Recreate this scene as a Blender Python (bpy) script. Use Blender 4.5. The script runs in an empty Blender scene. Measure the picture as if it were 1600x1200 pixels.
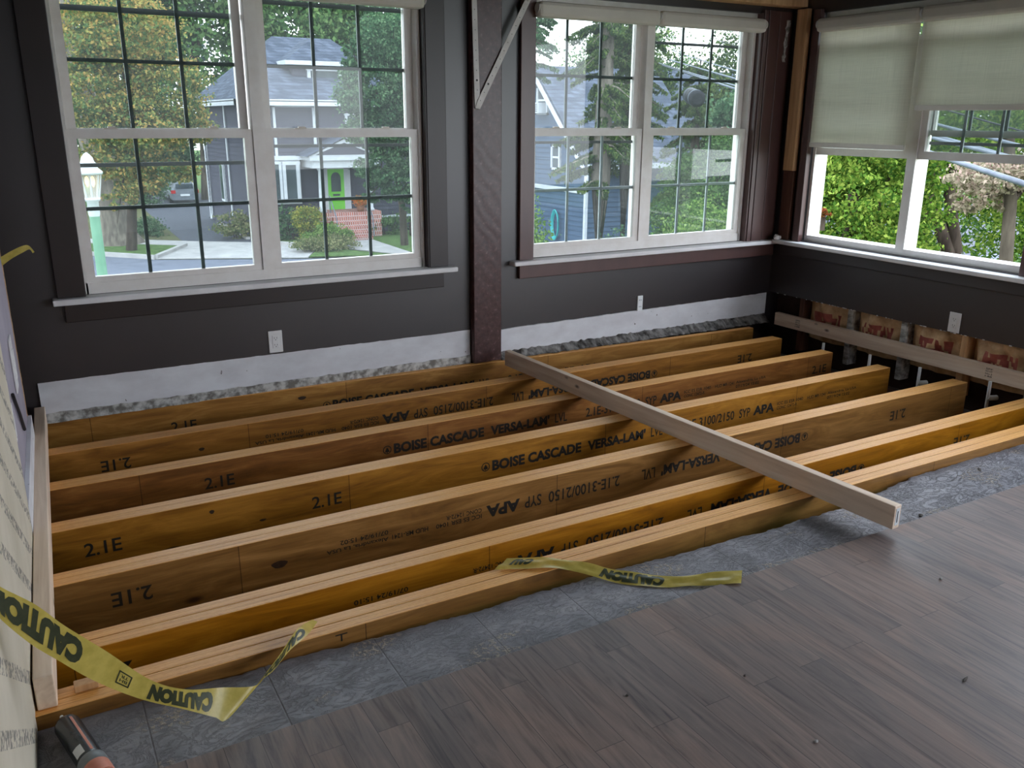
import bpy, bmesh, math, random
import numpy as np
from mathutils import Vector, Matrix

# ------------------------------------------------------------------ camera, sky, exposure
S = bpy.context.scene
COL = S.collection
H = 1.378
cam = bpy.data.cameras.new('camera')
cam.sensor_width = 36.0
cam.lens = 1354.0 / 1600.0 * 36.0
cam.clip_start = 0.02
cam.clip_end = 400
co = bpy.data.objects.new('camera', cam)
COL.objects.link(co)
_y, _p, _r = [math.radians(a) for a in (29.62, 17.01, 0.31)]
_f = Vector((math.sin(_y)*math.cos(_p), math.cos(_y)*math.cos(_p), -math.sin(_p)))
_r0 = Vector((math.cos(_y), -math.sin(_y), 0)); _u0 = _r0.cross(_f)
_R = _r0*math.cos(_r) + _u0*math.sin(_r); _U = -_r0*math.sin(_r) + _u0*math.cos(_r)
co.matrix_world = Matrix(((_R.x, _U.x, -_f.x, 0), (_R.y, _U.y, -_f.y, 0), (_R.z, _U.z, -_f.z, H), (0, 0, 0, 1)))
S.camera = co

world = bpy.data.worlds.new('overcast_sky')
S.world = world
world.use_nodes = True
wn = world.node_tree.nodes; wl = world.node_tree.links
wn.clear()
wo = wn.new('ShaderNodeOutputWorld'); wb = wn.new('ShaderNodeBackground')
wt = wn.new('ShaderNodeTexCoord'); wx = wn.new('ShaderNodeSeparateXYZ'); wr = wn.new('ShaderNodeValToRGB')
wr.color_ramp.elements[0].position = 0.0; wr.color_ramp.elements[0].color = (0.88, 0.93, 1.0, 1)
wr.color_ramp.elements[1].position = 0.8; wr.color_ramp.elements[1].color = (0.74, 0.85, 1.0, 1)
wl.new(wt.outputs['Generated'], wx.inputs[0]); wl.new(wx.outputs['Z'], wr.inputs[0])
wl.new(wr.outputs[0], wb.inputs['Color']); wb.inputs['Strength'].default_value = 2.0
wl.new(wb.outputs[0], wo.inputs[0])

S.view_settings.view_transform = 'Standard'
S.view_settings.look = 'None'
S.view_settings.gamma = 1.0
S.view_settings.use_curve_mapping = False
S.view_settings.exposure = 1.95
S.cycles.use_denoising = True
S.cycles.max_bounces = 10
S.cycles.diffuse_bounces = 5
S.cycles.transparent_max_bounces = 24

# ------------------------------------------------------------------ materials
MATS = {}
def new_mat(name):
    m = bpy.data.materials.new(name); m.use_nodes = True
    nt = m.node_tree
    return m, nt, nt.nodes['Principled BSDF']

def lin(c):
    return tuple(((v/255.0)/12.92 if v/255.0 <= 0.04045 else (((v/255.0)+0.055)/1.055)**2.4) for v in c) + (1,)

def scaled(nt, scale, coord='Object', rot=(0, 0, 0)):
    tc = nt.nodes.new('ShaderNodeTexCoord'); mp = nt.nodes.new('ShaderNodeMapping')
    mp.inputs['Scale'].default_value = scale; mp.inputs['Rotation'].default_value = rot
    nt.links.new(tc.outputs[coord], mp.inputs[0])
    return mp.outputs[0]

def noise(nt, vec, scale=5, detail=4, rough=0.55, dist=0.0):
    n = nt.nodes.new('ShaderNodeTexNoise')
    n.inputs['Scale'].default_value = scale; n.inputs['Detail'].default_value = detail
    n.inputs['Roughness'].default_value = rough; n.inputs['Distortion'].default_value = dist
    nt.links.new(vec, n.inputs['Vector'])
    return n.outputs['Fac']

def ramp(nt, fac, stops):
    r = nt.nodes.new('ShaderNodeValToRGB')
    el = r.color_ramp.elements
    while len(el) < len(stops): el.new(0.5)
    for e, (p, c) in zip(el, stops):
        e.position = p; e.color = c if len(c) == 4 else tuple(c) + (1,)
    nt.links.new(fac, r.inputs[0])
    return r.outputs[0]

def mix(nt, fac, a, b, mode='MIX'):
    m = nt.nodes.new('ShaderNodeMix'); m.data_type = 'RGBA'; m.blend_type = mode
    for sock, v in ((m.inputs[0], fac), (m.inputs[6], a), (m.inputs[7], b)):
        if hasattr(v, 'is_output'): nt.links.new(v, sock)
        else: sock.default_value = v
    return m.outputs[2]

def bump(nt, bsdf, h, strength=0.3, distance=0.01):
    b = nt.nodes.new('ShaderNodeBump')
    b.inputs['Strength'].default_value = strength; b.inputs['Distance'].default_value = distance
    nt.links.new(h, b.inputs['Height']); nt.links.new(b.outputs[0], bsdf.inputs['Normal'])

def math_node(nt, op, a, b=None):
    m = nt.nodes.new('ShaderNodeMath'); m.operation = op
    for i, v in enumerate((a, b)):
        if v is None: continue
        if hasattr(v, 'is_output'): nt.links.new(v, m.inputs[i])
        else: m.inputs[i].default_value = v
    return m.outputs[0]

def noisy(name, c1, c2, scale=(4, 4, 4), rough=0.6, bstr=0.0, detail=5, lo=0.35, hi=0.65, spec=0.5, dist=0.0, metal=0.0):
    m, nt, b = new_mat(name)
    f = noise(nt, scaled(nt, scale), 1.0, detail, 0.6, dist)
    nt.links.new(ramp(nt, f, [(lo, lin(c1)), (hi, lin(c2))]), b.inputs['Base Color'])
    b.inputs['Roughness'].default_value = rough
    b.inputs['Specular IOR Level'].default_value = spec
    b.inputs['Metallic'].default_value = metal
    if bstr: bump(nt, b, f, bstr, 0.004)
    MATS[name] = m
    return m

noisy('vinyl_white', (226, 220, 214), (236, 232, 228), (9, 9, 9), 0.35)
noisy('grid_grey', (96, 108, 108), (112, 122, 120), (30, 30, 30), 0.4)
noisy('grid_light', (190, 200, 205), (205, 212, 216), (30, 30, 30), 0.4)
noisy('screen_bar', (38, 42, 44), (52, 56, 58), (30, 30, 30), 0.5)
noisy('plum_paint', (36, 29, 32), (42, 34, 37), (3, 3, 3), 0.42, 0.05, spec=1.0)
noisy('plum_dark', (36, 27, 26), (43, 32, 30), (3, 3, 3), 0.42, 0.08, spec=0.6)
noisy('trim_maroon', (80, 55, 53), (92, 64, 60), (5, 5, 2), 0.38, 0.06, spec=0.65)
noisy('plaster_white', (222, 220, 222), (236, 234, 234), (6, 6, 6), 0.7, 0.05)
noisy('plaster_grey', (120, 116, 110), (206, 204, 200), (22, 10, 22), 0.9, 0.4, 8, 0.4, 0.6)
noisy('shade_casing', (214, 206, 196), (222, 214, 204), (4, 4, 4), 0.5)
noisy('plate_white', (226, 224, 224), (234, 232, 232), (9, 9, 9), 0.3)
noisy('slot_dark', (30, 28, 28), (40, 38, 38), (9, 9, 9), 0.6)
noisy('bracket_metal', (196, 190, 186), (212, 206, 202), (20, 20, 20), 0.4)
noisy('grime', (50, 46, 42), (142, 138, 134), (20, 8, 20), 0.95, 0.3, 8, 0.4, 0.62)
noisy('stud_pine', (196, 150, 104), (222, 178, 130), (30, 30, 2.5), 0.65, 0.1)
noisy('stud_old', (74, 44, 34), (104, 66, 50), (20, 20, 2.5), 0.8, 0.2)
noisy('kraft_paper', (176, 138, 98), (224, 190, 146), (11, 11, 11), 0.65, 0.5)
noisy('kraft_red', (140, 58, 52), (178, 96, 80), (14, 14, 14), 0.6, 0.4)
noisy('cavity_dark', (40, 28, 24), (64, 44, 36), (6, 6, 6), 0.9)
noisy('dirt', (46, 40, 34), (70, 60, 50), (5, 5, 5), 0.95, 0.4)
noisy('pvc_white', (232, 236, 238), (244, 246, 248), (9, 9, 9), 0.35)
noisy('knot_wood', (44, 26, 12), (62, 38, 18), (90, 90, 90), 0.6)
KNOTS = [(3, 0.632, -0.105, 0.028, 0.014), (2, 0.491, -0.042, 0.009, 0.008), (2, 0.676, -0.118, 0.013, 0.005), (0, 0.602, -0.088, 0.013, 0.008), (6, 1.206, -0.058, 0.022, 0.010)]
noisy('ink', (22, 18, 14), (34, 28, 20), (60, 60, 60), 0.6)
noisy('ink_green', (50, 56, 34), (64, 68, 44), (60, 60, 60), 0.5)
noisy('purple_board', (150, 142, 156), (168, 160, 172), (3, 3, 3), 0.7)
noisy('ceiling_dark', (44, 34, 32), (60, 48, 44), (4, 4, 4), 0.8)
noisy('tube_black', (30, 34, 38), (46, 52, 58), (20, 20, 20), 0.25)
noisy('tube_grey', (110, 116, 118), (130, 134, 136), (20, 20, 20), 0.4)
noisy('tube_orange', (196, 120, 100), (214, 140, 116), (20, 20, 20), 0.6)
noisy('label_white', (200, 204, 206), (220, 222, 224), (20, 20, 20), 0.5)
noisy('debris_dark', (50, 44, 40), (80, 70, 62), (60, 60, 60), 0.8)
noisy('house_siding', (62, 62, 74), (74, 74, 86), (1.2, 1.2, 8), 0.75, spec=0.08)
noisy('blue_siding', (62, 80, 102), (74, 92, 114), (1.2, 1.2, 8), 0.7, spec=0.08)
noisy('house_trim', (186, 190, 196), (198, 202, 206), (4, 4, 4), 0.5, spec=0.08)
noisy('green_door', (104, 190, 50), (116, 204, 62), (4, 4, 4), 0.4)
noisy('dark_glass', (44, 52, 58), (70, 80, 86), (1.5, 1.5, 1.5), 0.1)
noisy('asphalt', (66, 68, 76), (82, 84, 92), (3, 3, 3), 0.85, 0.1, 8, spec=0.08)
noisy('street_asphalt', (88, 92, 104), (102, 106, 118), (2, 2, 2), 0.8, 0.1, 8, spec=0.08)
noisy('concrete', (144, 142, 142), (164, 162, 160), (2, 2, 2), 0.85, 0.1, 8, spec=0.08)
noisy('grass', (48, 72, 36), (88, 112, 60), (4, 4, 4), 0.95, 0.4, 8, spec=0.08)
noisy('dry_grass', (74, 72, 54), (88, 92, 58), (2, 2, 2), 0.95, 0.3, 8, spec=0.08)
noisy('bark', (52, 46, 41), (88, 80, 70), (6, 6, 1.3), 0.95, 0.6, spec=0.08)
noisy('bark_grey', (84, 78, 72), (124, 116, 106), (6, 6, 1.5), 0.95, 0.5, spec=0.08)
noisy('bark_dark', (48, 40, 36), (76, 66, 58), (6, 6, 1.5), 0.95, 0.5, spec=0.08)
noisy('car_silver', (120, 126, 136), (136, 142, 150), (3, 3, 3), 0.3, metal=0.4)
noisy('tail_red', (170, 20, 24), (190, 30, 34), (9, 9, 9), 0.3)
noisy('tyre', (24, 24, 26), (34, 34, 36), (9, 9, 9), 0.8, spec=0.08)
noisy('post_green', (96, 140, 116), (108, 152, 128), (6, 6, 6), 0.5)
noisy('hose_teal', (36, 150, 150), (48, 166, 166), (9, 9, 9), 0.4)
noisy('cable_grey', (92, 98, 108), (110, 116, 126), (6, 6, 6), 0.5, spec=0.08)
noisy('cable_dark', (28, 28, 33), (38, 38, 44), (6, 6, 6), 0.5, spec=0.08)
noisy('mum_orange', (200, 110, 50), (220, 140, 80), (9, 9, 9), 0.8)
noisy('terracotta', (120, 80, 60), (140, 96, 74), (9, 9, 9), 0.8, spec=0.08)
noisy('paper_white', (216, 212, 210), (230, 226, 224), (20, 20, 20), 0.8)

def m_wood2x4():
    m, nt, b = new_mat('lumber')
    v = scaled(nt, (28, 1.6, 28))
    f = noise(nt, v, 1.0, 6, 0.6, 0.6)
    c = ramp(nt, f, [(0.3, lin((212, 184, 158))), (0.55, lin((234, 210, 186))), (0.75, lin((244, 226, 206)))])
    k = nt.nodes.new('ShaderNodeTexVoronoi'); k.inputs['Scale'].default_value = 1.0
    nt.links.new(scaled(nt, (9, 4.5, 9)), k.inputs['Vector'])
    spot = ramp(nt, k.outputs['Distance'], [(0.05, (1, 1, 1)), (0.12, (0, 0, 0))])
    c = mix(nt, spot, c, lin((98, 66, 52)))
    nt.links.new(c, b.inputs['Base Color']); b.inputs['Roughness'].default_value = 0.6
    bump(nt, b, f, 0.15, 0.002)
    MATS['lumber'] = m
m_wood2x4()

def m_lvl(name, dark, mid, light, seed):
    # face veneer: rotary cut pine grain with a warm resin colour, a few dark knots, butt joints between veneer sheets
    m, nt, b = new_mat(name)
    v = scaled(nt, (1.1, 1, 7.0))
    va = nt.nodes.new('ShaderNodeVectorMath'); va.operation = 'ADD'; va.inputs[1].default_value = (seed*3.7, seed*1.3, seed*2.1)
    nt.links.new(v, va.inputs[0])
    f = noise(nt, va.outputs[0], 2.2, 6, 0.6, 1.4)
    fine = noise(nt, scaled(nt, (6, 6, 160)), 1.0, 3, 0.6, 0.2)
    f2 = math_node(nt, 'ADD', math_node(nt, 'MULTIPLY', f, 0.8), math_node(nt, 'MULTIPLY', fine, 0.2))
    c = ramp(nt, f2, [(0.32, lin(dark)), (0.5, lin(mid)), (0.68, lin(light))])
    # sheet-to-sheet tone
    br = nt.nodes.new('ShaderNodeTexBrick')
    br.inputs['Scale'].default_value = 1.0; br.inputs['Brick Width'].default_value = 1.27; br.inputs['Row Height'].default_value = 2.0
    br.inputs['Mortar Size'].default_value = 0.0016; br.inputs['Color1'].default_value = (0.82, 0.8, 0.78, 1); br.inputs['Color2'].default_value = (1.12, 1.1, 1.06, 1)
    br.inputs['Mortar'].default_value = (0.35, 0.3, 0.25, 1)
    sh = scaled(nt, (1, 1, 1)); vb = nt.nodes.new('ShaderNodeVectorMath'); vb.operation = 'ADD'; vb.inputs[1].default_value = (seed*0.53 + 5, 0, 0)
    nt.links.new(sh, vb.inputs[0])
    sx = nt.nodes.new('ShaderNodeSeparateXYZ'); cx = nt.nodes.new('ShaderNodeCombineXYZ')
    nt.links.new(vb.outputs[0], sx.inputs[0]); nt.links.new(sx.outputs['X'], cx.inputs['X']); nt.links.new(sx.outputs['Z'], cx.inputs['Y'])
    nt.links.new(cx.outputs[0], br.inputs['Vector'])
    c = mix(nt, 1.0, c, br.outputs['Color'], 'MULTIPLY')
    k = nt.nodes.new('ShaderNodeTexVoronoi'); k.inputs['Scale'].default_value = 1.0; k.inputs['Randomness'].default_value = 1.0
    nt.links.new(scaled(nt, (1.4, 1, 3.4)), k.inputs['Vector'])
    spot = ramp(nt, k.outputs['Distance'], [(0.035, (1, 1, 1)), (0.06, (0, 0, 0))])
    c = mix(nt, spot, c, lin((58, 34, 16)))
    nt.links.new(c, b.inputs['Base Color']); b.inputs['Roughness'].default_value = 0.38
    b.inputs['Specular IOR Level'].default_value = 0.45
    bump(nt, b, f2, 0.08, 0.002)
    MATS[name] = m
LVL = [((112, 70, 26), (148, 98, 38), (180, 124, 58)), ((98, 60, 26), (132, 84, 38), (166, 114, 60)), ((118, 74, 20), (156, 104, 32), (188, 132, 50)),
       ((106, 72, 34), (138, 98, 50), (170, 126, 72)), ((130, 80, 12), (168, 108, 18), (196, 134, 36)), ((104, 70, 34), (134, 94, 46), (164, 120, 66)), ((122, 80, 36), (156, 108, 50), (190, 142, 76))]
for i, (a, b_, c_) in enumerate(LVL): m_lvl('lvl_face_%d' % i, a, b_, c_, i + 1)

def m_lvl_edge():
    m, nt, b = new_mat('lvl_edge')
    f = noise(nt, scaled(nt, (3, 330, 330)), 1.0, 3, 0.6, 0.15)
    g = noise(nt, scaled(nt, (60, 500, 60)), 1.0, 4, 0.6)
    c = ramp(nt, f, [(0.34, lin((184, 106, 40))), (0.5, lin((236, 166, 82))), (0.66, lin((250, 192, 112)))])
    c = mix(nt, 0.35, c, ramp(nt, g, [(0.35, lin((204, 136, 66))), (0.65, lin((250, 204, 132)))]))
    nt.links.new(c, b.inputs['Base Color']); b.inputs['Roughness'].default_value = 0.48
    bump(nt, b, g, 0.2, 0.001)
    MATS['lvl_edge'] = m
m_lvl_edge()

def m_oak():
    m, nt, b = new_mat('oak_floor')
    tc = nt.nodes.new('ShaderNodeTexCoord'); sx = nt.nodes.new('ShaderNodeSeparateXYZ'); cx = nt.nodes.new('ShaderNodeCombineXYZ')
    nt.links.new(tc.outputs['Object'], sx.inputs[0]); nt.links.new(sx.outputs['Y'], cx.inputs['X']); nt.links.new(sx.outputs['X'], cx.inputs['Y'])
    br = nt.nodes.new('ShaderNodeTexBrick'); nt.links.new(cx.outputs[0], br.inputs['Vector'])
    br.inputs['Scale'].default_value = 1.0; br.inputs['Brick Width'].default_value = 0.83; br.inputs['Row Height'].default_value = 0.083
    br.inputs['Mortar Size'].default_value = 0.0007; br.inputs['Bias'].default_value = 0.0; br.offset = 0.37
    br.inputs['Color1'].default_value = (0, 0, 0, 1); br.inputs['Color2'].default_value = (1, 1, 1, 1); br.inputs['Mortar'].default_value = (0.2, 0.2, 0.2, 1)
    # grain offset per board
    vm = nt.nodes.new('ShaderNodeVectorMath'); vm.operation = 'MULTIPLY_ADD'
    nt.links.new(br.outputs['Color'], vm.inputs[0]); vm.inputs[1].default_value = (7.3, 3.1, 1.0)
    mp = nt.nodes.new('ShaderNodeMapping'); mp.inputs['Scale'].default_value = (30, 2.2, 1); nt.links.new(tc.outputs['Object'], mp.inputs[0])
    nt.links.new(mp.outputs[0], vm.inputs[2])
    g = noise(nt, vm.outputs[0], 1.0, 6, 0.65, 1.6)
    big = noise(nt, scaled(nt, (3.2, 1.6, 1)), 1.0, 6, 0.6, 0.5)
    c = ramp(nt, g, [(0.32, lin((58, 50, 50))), (0.46, lin((116, 102, 96))), (0.7, lin((148, 130, 120)))])
    c = mix(nt, 0.4, c, ramp(nt, big, [(0.35, lin((78, 72, 76))), (0.5, lin((110, 96, 92))), (0.68, lin((146, 118, 104)))]))
    tone = ramp(nt, br.outputs['Color'], [(0.0, (0.82, 0.82, 0.84)), (1.0, (1.12, 1.06, 1.02))])
    c = mix(nt, 1.0, c, tone, 'MULTIPLY')
    c = mix(nt, br.outputs['Fac'], c, lin((52, 46, 44)))
    sp = noise(nt, scaled(nt, (150, 150, 1)), 1.0, 2, 0.5)
    c = mix(nt, ramp(nt, sp, [(0.74, (0, 0, 0)), (0.8, (0.5, 0.5, 0.5))]), c, lin((170, 164, 160)))
    nt.links.new(c, b.inputs['Base Color'])
    nt.links.new(ramp(nt, big, [(0.3, (0.42, 0.42, 0.42)), (0.7, (0.62, 0.62, 0.62))]), b.inputs['Roughness'])
    h = math_node(nt, 'SUBTRACT', math_node(nt, 'MULTIPLY', g, 0.3), br.outputs['Fac'])
    bump(nt, b, h, 0.25, 0.002)
    MATS['oak_floor'] = m
m_oak()

def m_underlay():
    m, nt, b = new_mat('underlayment')
    a = noise(nt, scaled(nt, (5, 5, 1)), 1.0, 8, 0.65, 0.6)
    vo = nt.nodes.new('ShaderNodeTexVoronoi'); vo.feature = 'DISTANCE_TO_EDGE'; vo.inputs['Scale'].default_value = 1.0
    wv = nt.nodes.new('ShaderNodeVectorMath'); wv.operation = 'MULTIPLY_ADD'
    n2 = nt.nodes.new('ShaderNodeTexNoise'); n2.inputs['Scale'].default_value = 9.0; n2.inputs['Detail'].default_value = 5
    nt.links.new(scaled(nt, (1, 1, 1)), n2.inputs['Vector'])
    nt.links.new(n2.outputs['Color'], wv.inputs[0]); wv.inputs[1].default_value = (3.0, 3.0, 0); nt.links.new(scaled(nt, (20, 46, 1)), wv.inputs[2])
    nt.links.new(wv.outputs[0], vo.inputs['Vector'])
    crack = ramp(nt, vo.outputs['Distance'], [(0.01, (0, 0, 0)), (0.09, (1, 1, 1))])
    c = ramp(nt, a, [(0.3, lin((92, 88, 92))), (0.5, lin((126, 124, 130))), (0.7, lin((156, 152, 156)))])
    c = mix(nt, math_node(nt, 'MULTIPLY', math_node(nt, 'SUBTRACT', 1.0, crack), 0.18), c, lin((84, 80, 84)))
    fleck = noise(nt, scaled(nt, (60, 60, 1)), 1.0, 4, 0.7)
    gate = noise(nt, scaled(nt, (3.4, 7, 1)), 1.0, 3, 0.5)
    rough_patch = math_node(nt, 'MULTIPLY', ramp(nt, fleck, [(0.5, (0, 0, 0)), (0.58, (1, 1, 1))]), ramp(nt, gate, [(0.58, (0, 0, 0)), (0.64, (1, 1, 1))]))
    c = mix(nt, rough_patch, c, lin((168, 154, 138)))
    nt.links.new(c, b.inputs['Base Color']); b.inputs['Roughness'].default_value = 0.5
    rid = nt.nodes.new('ShaderNodeTexNoise'); rid.inputs['Scale'].default_value = 1.0; rid.inputs['Detail'].default_value = 9; rid.inputs['Roughness'].default_value = 0.72; rid.inputs['Distortion'].default_value = 2.2
    nt.links.new(scaled(nt, (9, 17, 1), rot=(0, 0, 0.5)), rid.inputs['Vector'])
    line = ramp(nt, math_node(nt, 'ABSOLUTE', math_node(nt, 'SUBTRACT', rid.outputs['Fac'], 0.5)), [(0.0, (0, 0, 0)), (0.035, (1, 1, 1))])
    c = mix(nt, math_node(nt, 'MULTIPLY', math_node(nt, 'SUBTRACT', 1.0, line), 0.13), c, lin((78, 74, 78)))
    spk = noise(nt, scaled(nt, (90, 90, 1)), 1.0, 4, 0.7)
    c = mix(nt, ramp(nt, spk, [(0.62, (0, 0, 0)), (0.72, (0.3, 0.3, 0.3))]), c, lin((176, 172, 174)))
    nt.links.new(c, b.inputs['Base Color'])
    crack = math_node(nt, 'ADD', math_node(nt, 'MULTIPLY', line, 1.6), rid.outputs['Fac'])
    h = math_node(nt, 'ADD', math_node(nt, 'MULTIPLY', crack, 0.3), math_node(nt, 'ADD', a, math_node(nt, 'MULTIPLY', rough_patch, 1.0)))
    sxx = nt.nodes.new('ShaderNodeSeparateXYZ'); nt.links.new(scaled(nt, (3.28, 3.28, 1)), sxx.inputs[0])
    seam = ramp(nt, math_node(nt, 'ABSOLUTE', math_node(nt, 'SUBTRACT', math_node(nt, 'FRACT', math_node(nt, 'ADD', sxx.outputs['X'], 20.14)), 0.5)), [(0.002, (0, 0, 0)), (0.009, (1, 1, 1))])
    c = mix(nt, math_node(nt, 'MULTIPLY', math_node(nt, 'SUBTRACT', 1.0, seam), 0.55), c, lin((80, 76, 80)))
    nt.links.new(c, b.inputs['Base Color'])
    wr_ = ramp(nt, math_node(nt, 'MULTIPLY', sxx.outputs['X'], 0.1), [(0.1, (0.12, 0.12, 0.12)), (0.75, (1, 1, 1))])
    h = math_node(nt, 'ADD', math_node(nt, 'MULTIPLY', h, math_node(nt, 'ADD', math_node(nt, 'MULTIPLY', wr_, 0.75), 0.12)), math_node(nt, 'MULTIPLY', seam, 0.3))
    bump(nt, b, h, 0.85, 0.007)
    MATS['underlayment'] = m
m_underlay()

def m_post():
    m, nt, b = new_mat('scored_post')
    w = nt.nodes.new('ShaderNodeTexWave'); w.bands_direction = 'DIAGONAL'; w.inputs['Scale'].default_value = 7.0; w.inputs['Distortion'].default_value = 4.5
    w.inputs['Detail'].default_value = 3.0
    nt.links.new(scaled(nt, (1, 0.2, 0.85), rot=(0, 0.0, 0)), w.inputs['Vector'])
    n = noise(nt, scaled(nt, (40, 40, 40)), 1.0, 5, 0.6)
    c = ramp(nt, n, [(0.35, lin((66, 44, 44))), (0.6, lin((84, 58, 56))), (0.74, lin((124, 98, 94)))])
    nt.links.new(c, b.inputs['Base Color']); b.inputs['Roughness'].default_value = 0.36
    bump(nt, b, math_node(nt, 'ADD', w.outputs['Fac'], math_node(nt, 'MULTIPLY', n, 0.8)), 0.14, 0.003)
    MATS['scored_post'] = m
m_post()

def m_print():
    # paper faced sheet with rows of grey print
    m, nt, b = new_mat('printed_sheet')
    sp = nt.nodes.new('ShaderNodeSeparateXYZ'); nt.links.new(scaled(nt, (1, 1, 1), rot=(math.radians(35), 0, 0)), sp.inputs[0])
    fr = math_node(nt, 'FRACT', math_node(nt, 'MULTIPLY', sp.outputs['Z'], 7.5))
    row = ramp(nt, fr, [(0.0, (1, 1, 1)), (0.24, (1, 1, 1)), (0.26, (0, 0, 0))])
    bl = noise(nt, scaled(nt, (40, 55, 90), rot=(math.radians(35), 0, 0)), 1.0, 2, 0.5)
    word = ramp(nt, bl, [(0.48, (0, 0, 0)), (0.53, (1, 1, 1))])
    base = ramp(nt, noise(nt, scaled(nt, (4, 4, 4)), 1, 4), [(0.3, lin((196, 186, 166))), (0.7, lin((214, 204, 186)))])
    c = mix(nt, math_node(nt, 'MULTIPLY', math_node(nt, 'MULTIPLY', row, word), 0.85), base, lin((112, 108, 104)))
    nt.links.new(c, b.inputs['Base Color']); b.inputs['Roughness'].default_value = 0.7
    MATS['printed_sheet'] = m
m_print()

def m_scuffed_white():
    # primed white band with small dark scuffs and a dirty lower edge of its own
    m, nt, b = new_mat('scuffed_white')
    n = noise(nt, scaled(nt, (38, 38, 26)), 1.0, 3, 0.5)
    n2 = noise(nt, scaled(nt, (5, 5, 9)), 1.0, 5, 0.6)
    c = ramp(nt, n2, [(0.35, lin((214, 212, 216))), (0.65, lin((230, 230, 234)))])
    c = mix(nt, ramp(nt, n, [(0.72, (0, 0, 0)), (0.75, (1, 1, 1))]), c, lin((86, 78, 74)))
    nt.links.new(c, b.inputs['Base Color']); b.inputs['Roughness'].default_value = 0.6
    MATS['scuffed_white'] = m
m_scuffed_white()

def m_shingle():
    m, nt, b = new_mat('roof_shingle')
    br = nt.nodes.new('ShaderNodeTexBrick'); br.inputs['Scale'].default_value = 1.0
    br.inputs['Brick Width'].default_value = 0.34; br.inputs['Row Height'].default_value = 0.15; br.inputs['Mortar Size'].default_value = 0.008
    br.inputs['Color1'].default_value = lin((62, 68, 80)); br.inputs['Color2'].default_value = lin((86, 92, 106)); br.inputs['Mortar'].default_value = lin((48, 52, 62))
    tc = nt.nodes.new('ShaderNodeTexCoord'); sx = nt.nodes.new('ShaderNodeSeparateXYZ'); cx = nt.nodes.new('ShaderNodeCombineXYZ')
    nt.links.new(tc.outputs['Object'], sx.inputs[0])
    nt.links.new(math_node(nt, 'ADD', sx.outputs['X'], sx.outputs['Y']), cx.inputs['X']); nt.links.new(sx.outputs['Z'], cx.inputs['Y'])
    nt.links.new(cx.outputs[0], br.inputs['Vector'])
    nt.links.new(br.outputs['Color'], b.inputs['Base Color']); b.inputs['Roughness'].default_value = 0.9; b.inputs['Specular IOR Level'].default_value = 0.08
    MATS['roof_shingle'] = m
m_shingle()

def m_brick():
    m, nt, b = new_mat('brick')
    br = nt.nodes.new('ShaderNodeTexBrick'); br.inputs['Scale'].default_value = 1.0
    br.inputs['Brick Width'].default_value = 0.11; br.inputs['Row Height'].default_value = 0.2; br.inputs['Mortar Size'].default_value = 0.014
    br.inputs['Color1'].default_value = lin((150, 92, 84)); br.inputs['Color2'].default_value = lin((176, 112, 100)); br.inputs['Mortar'].default_value = lin((190, 180, 178))
    tc = nt.nodes.new('ShaderNodeTexCoord'); sx = nt.nodes.new('ShaderNodeSeparateXYZ'); cx = nt.nodes.new('ShaderNodeCombineXYZ')
    nt.links.new(tc.outputs['Object'], sx.inputs[0]); nt.links.new(sx.outputs['X'], cx.inputs['X']); nt.links.new(sx.outputs['Z'], cx.inputs['Y'])
    nt.links.new(cx.outputs[0], br.inputs['Vector'])
    nt.links.new(br.outputs['Color'], b.inputs['Base Color']); b.inputs['Roughness'].default_value = 0.9; b.inputs['Specular IOR Level'].default_value = 0.08
    MATS['brick'] = m
m_brick()

def m_shade():
    m, nt, b = new_mat('shade_fabric')
    nt.nodes.remove(b)
    out = nt.nodes['Material Output']
    wv = noise(nt, scaled(nt, (5, 5, 300)), 1.0, 3, 0.5); wv2 = noise(nt, scaled(nt, (5, 300, 5)), 1.0, 3, 0.5)
    f = math_node(nt, 'MULTIPLY', math_node(nt, 'ADD', wv, wv2), 0.5)
    c = ramp(nt, f, [(0.35, lin((222, 218, 206))), (0.65, lin((238, 234, 222)))])
    d = nt.nodes.new('ShaderNodeBsdfDiffuse'); t = nt.nodes.new('ShaderNodeBsdfTranslucent'); mx = nt.nodes.new('ShaderNodeMixShader')
    tr = nt.nodes.new('ShaderNodeBsdfTransparent'); mx2 = nt.nodes.new('ShaderNodeMixShader')
    nt.links.new(c, d.inputs[0]); nt.links.new(c, t.inputs[0]); mx.inputs[0].default_value = 0.55
    nt.links.new(d.outputs[0], mx.inputs[1]); nt.links.new(t.outputs[0], mx.inputs[2])
    mx2.inputs[0].default_value = 0.04
    nt.links.new(mx.outputs[0], mx2.inputs[1]); nt.links.new(tr.outputs[0], mx2.inputs[2])
    nt.links.new(mx2.outputs[0], out.inputs[0])
    MATS['shade_fabric'] = m
m_shade()

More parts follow.
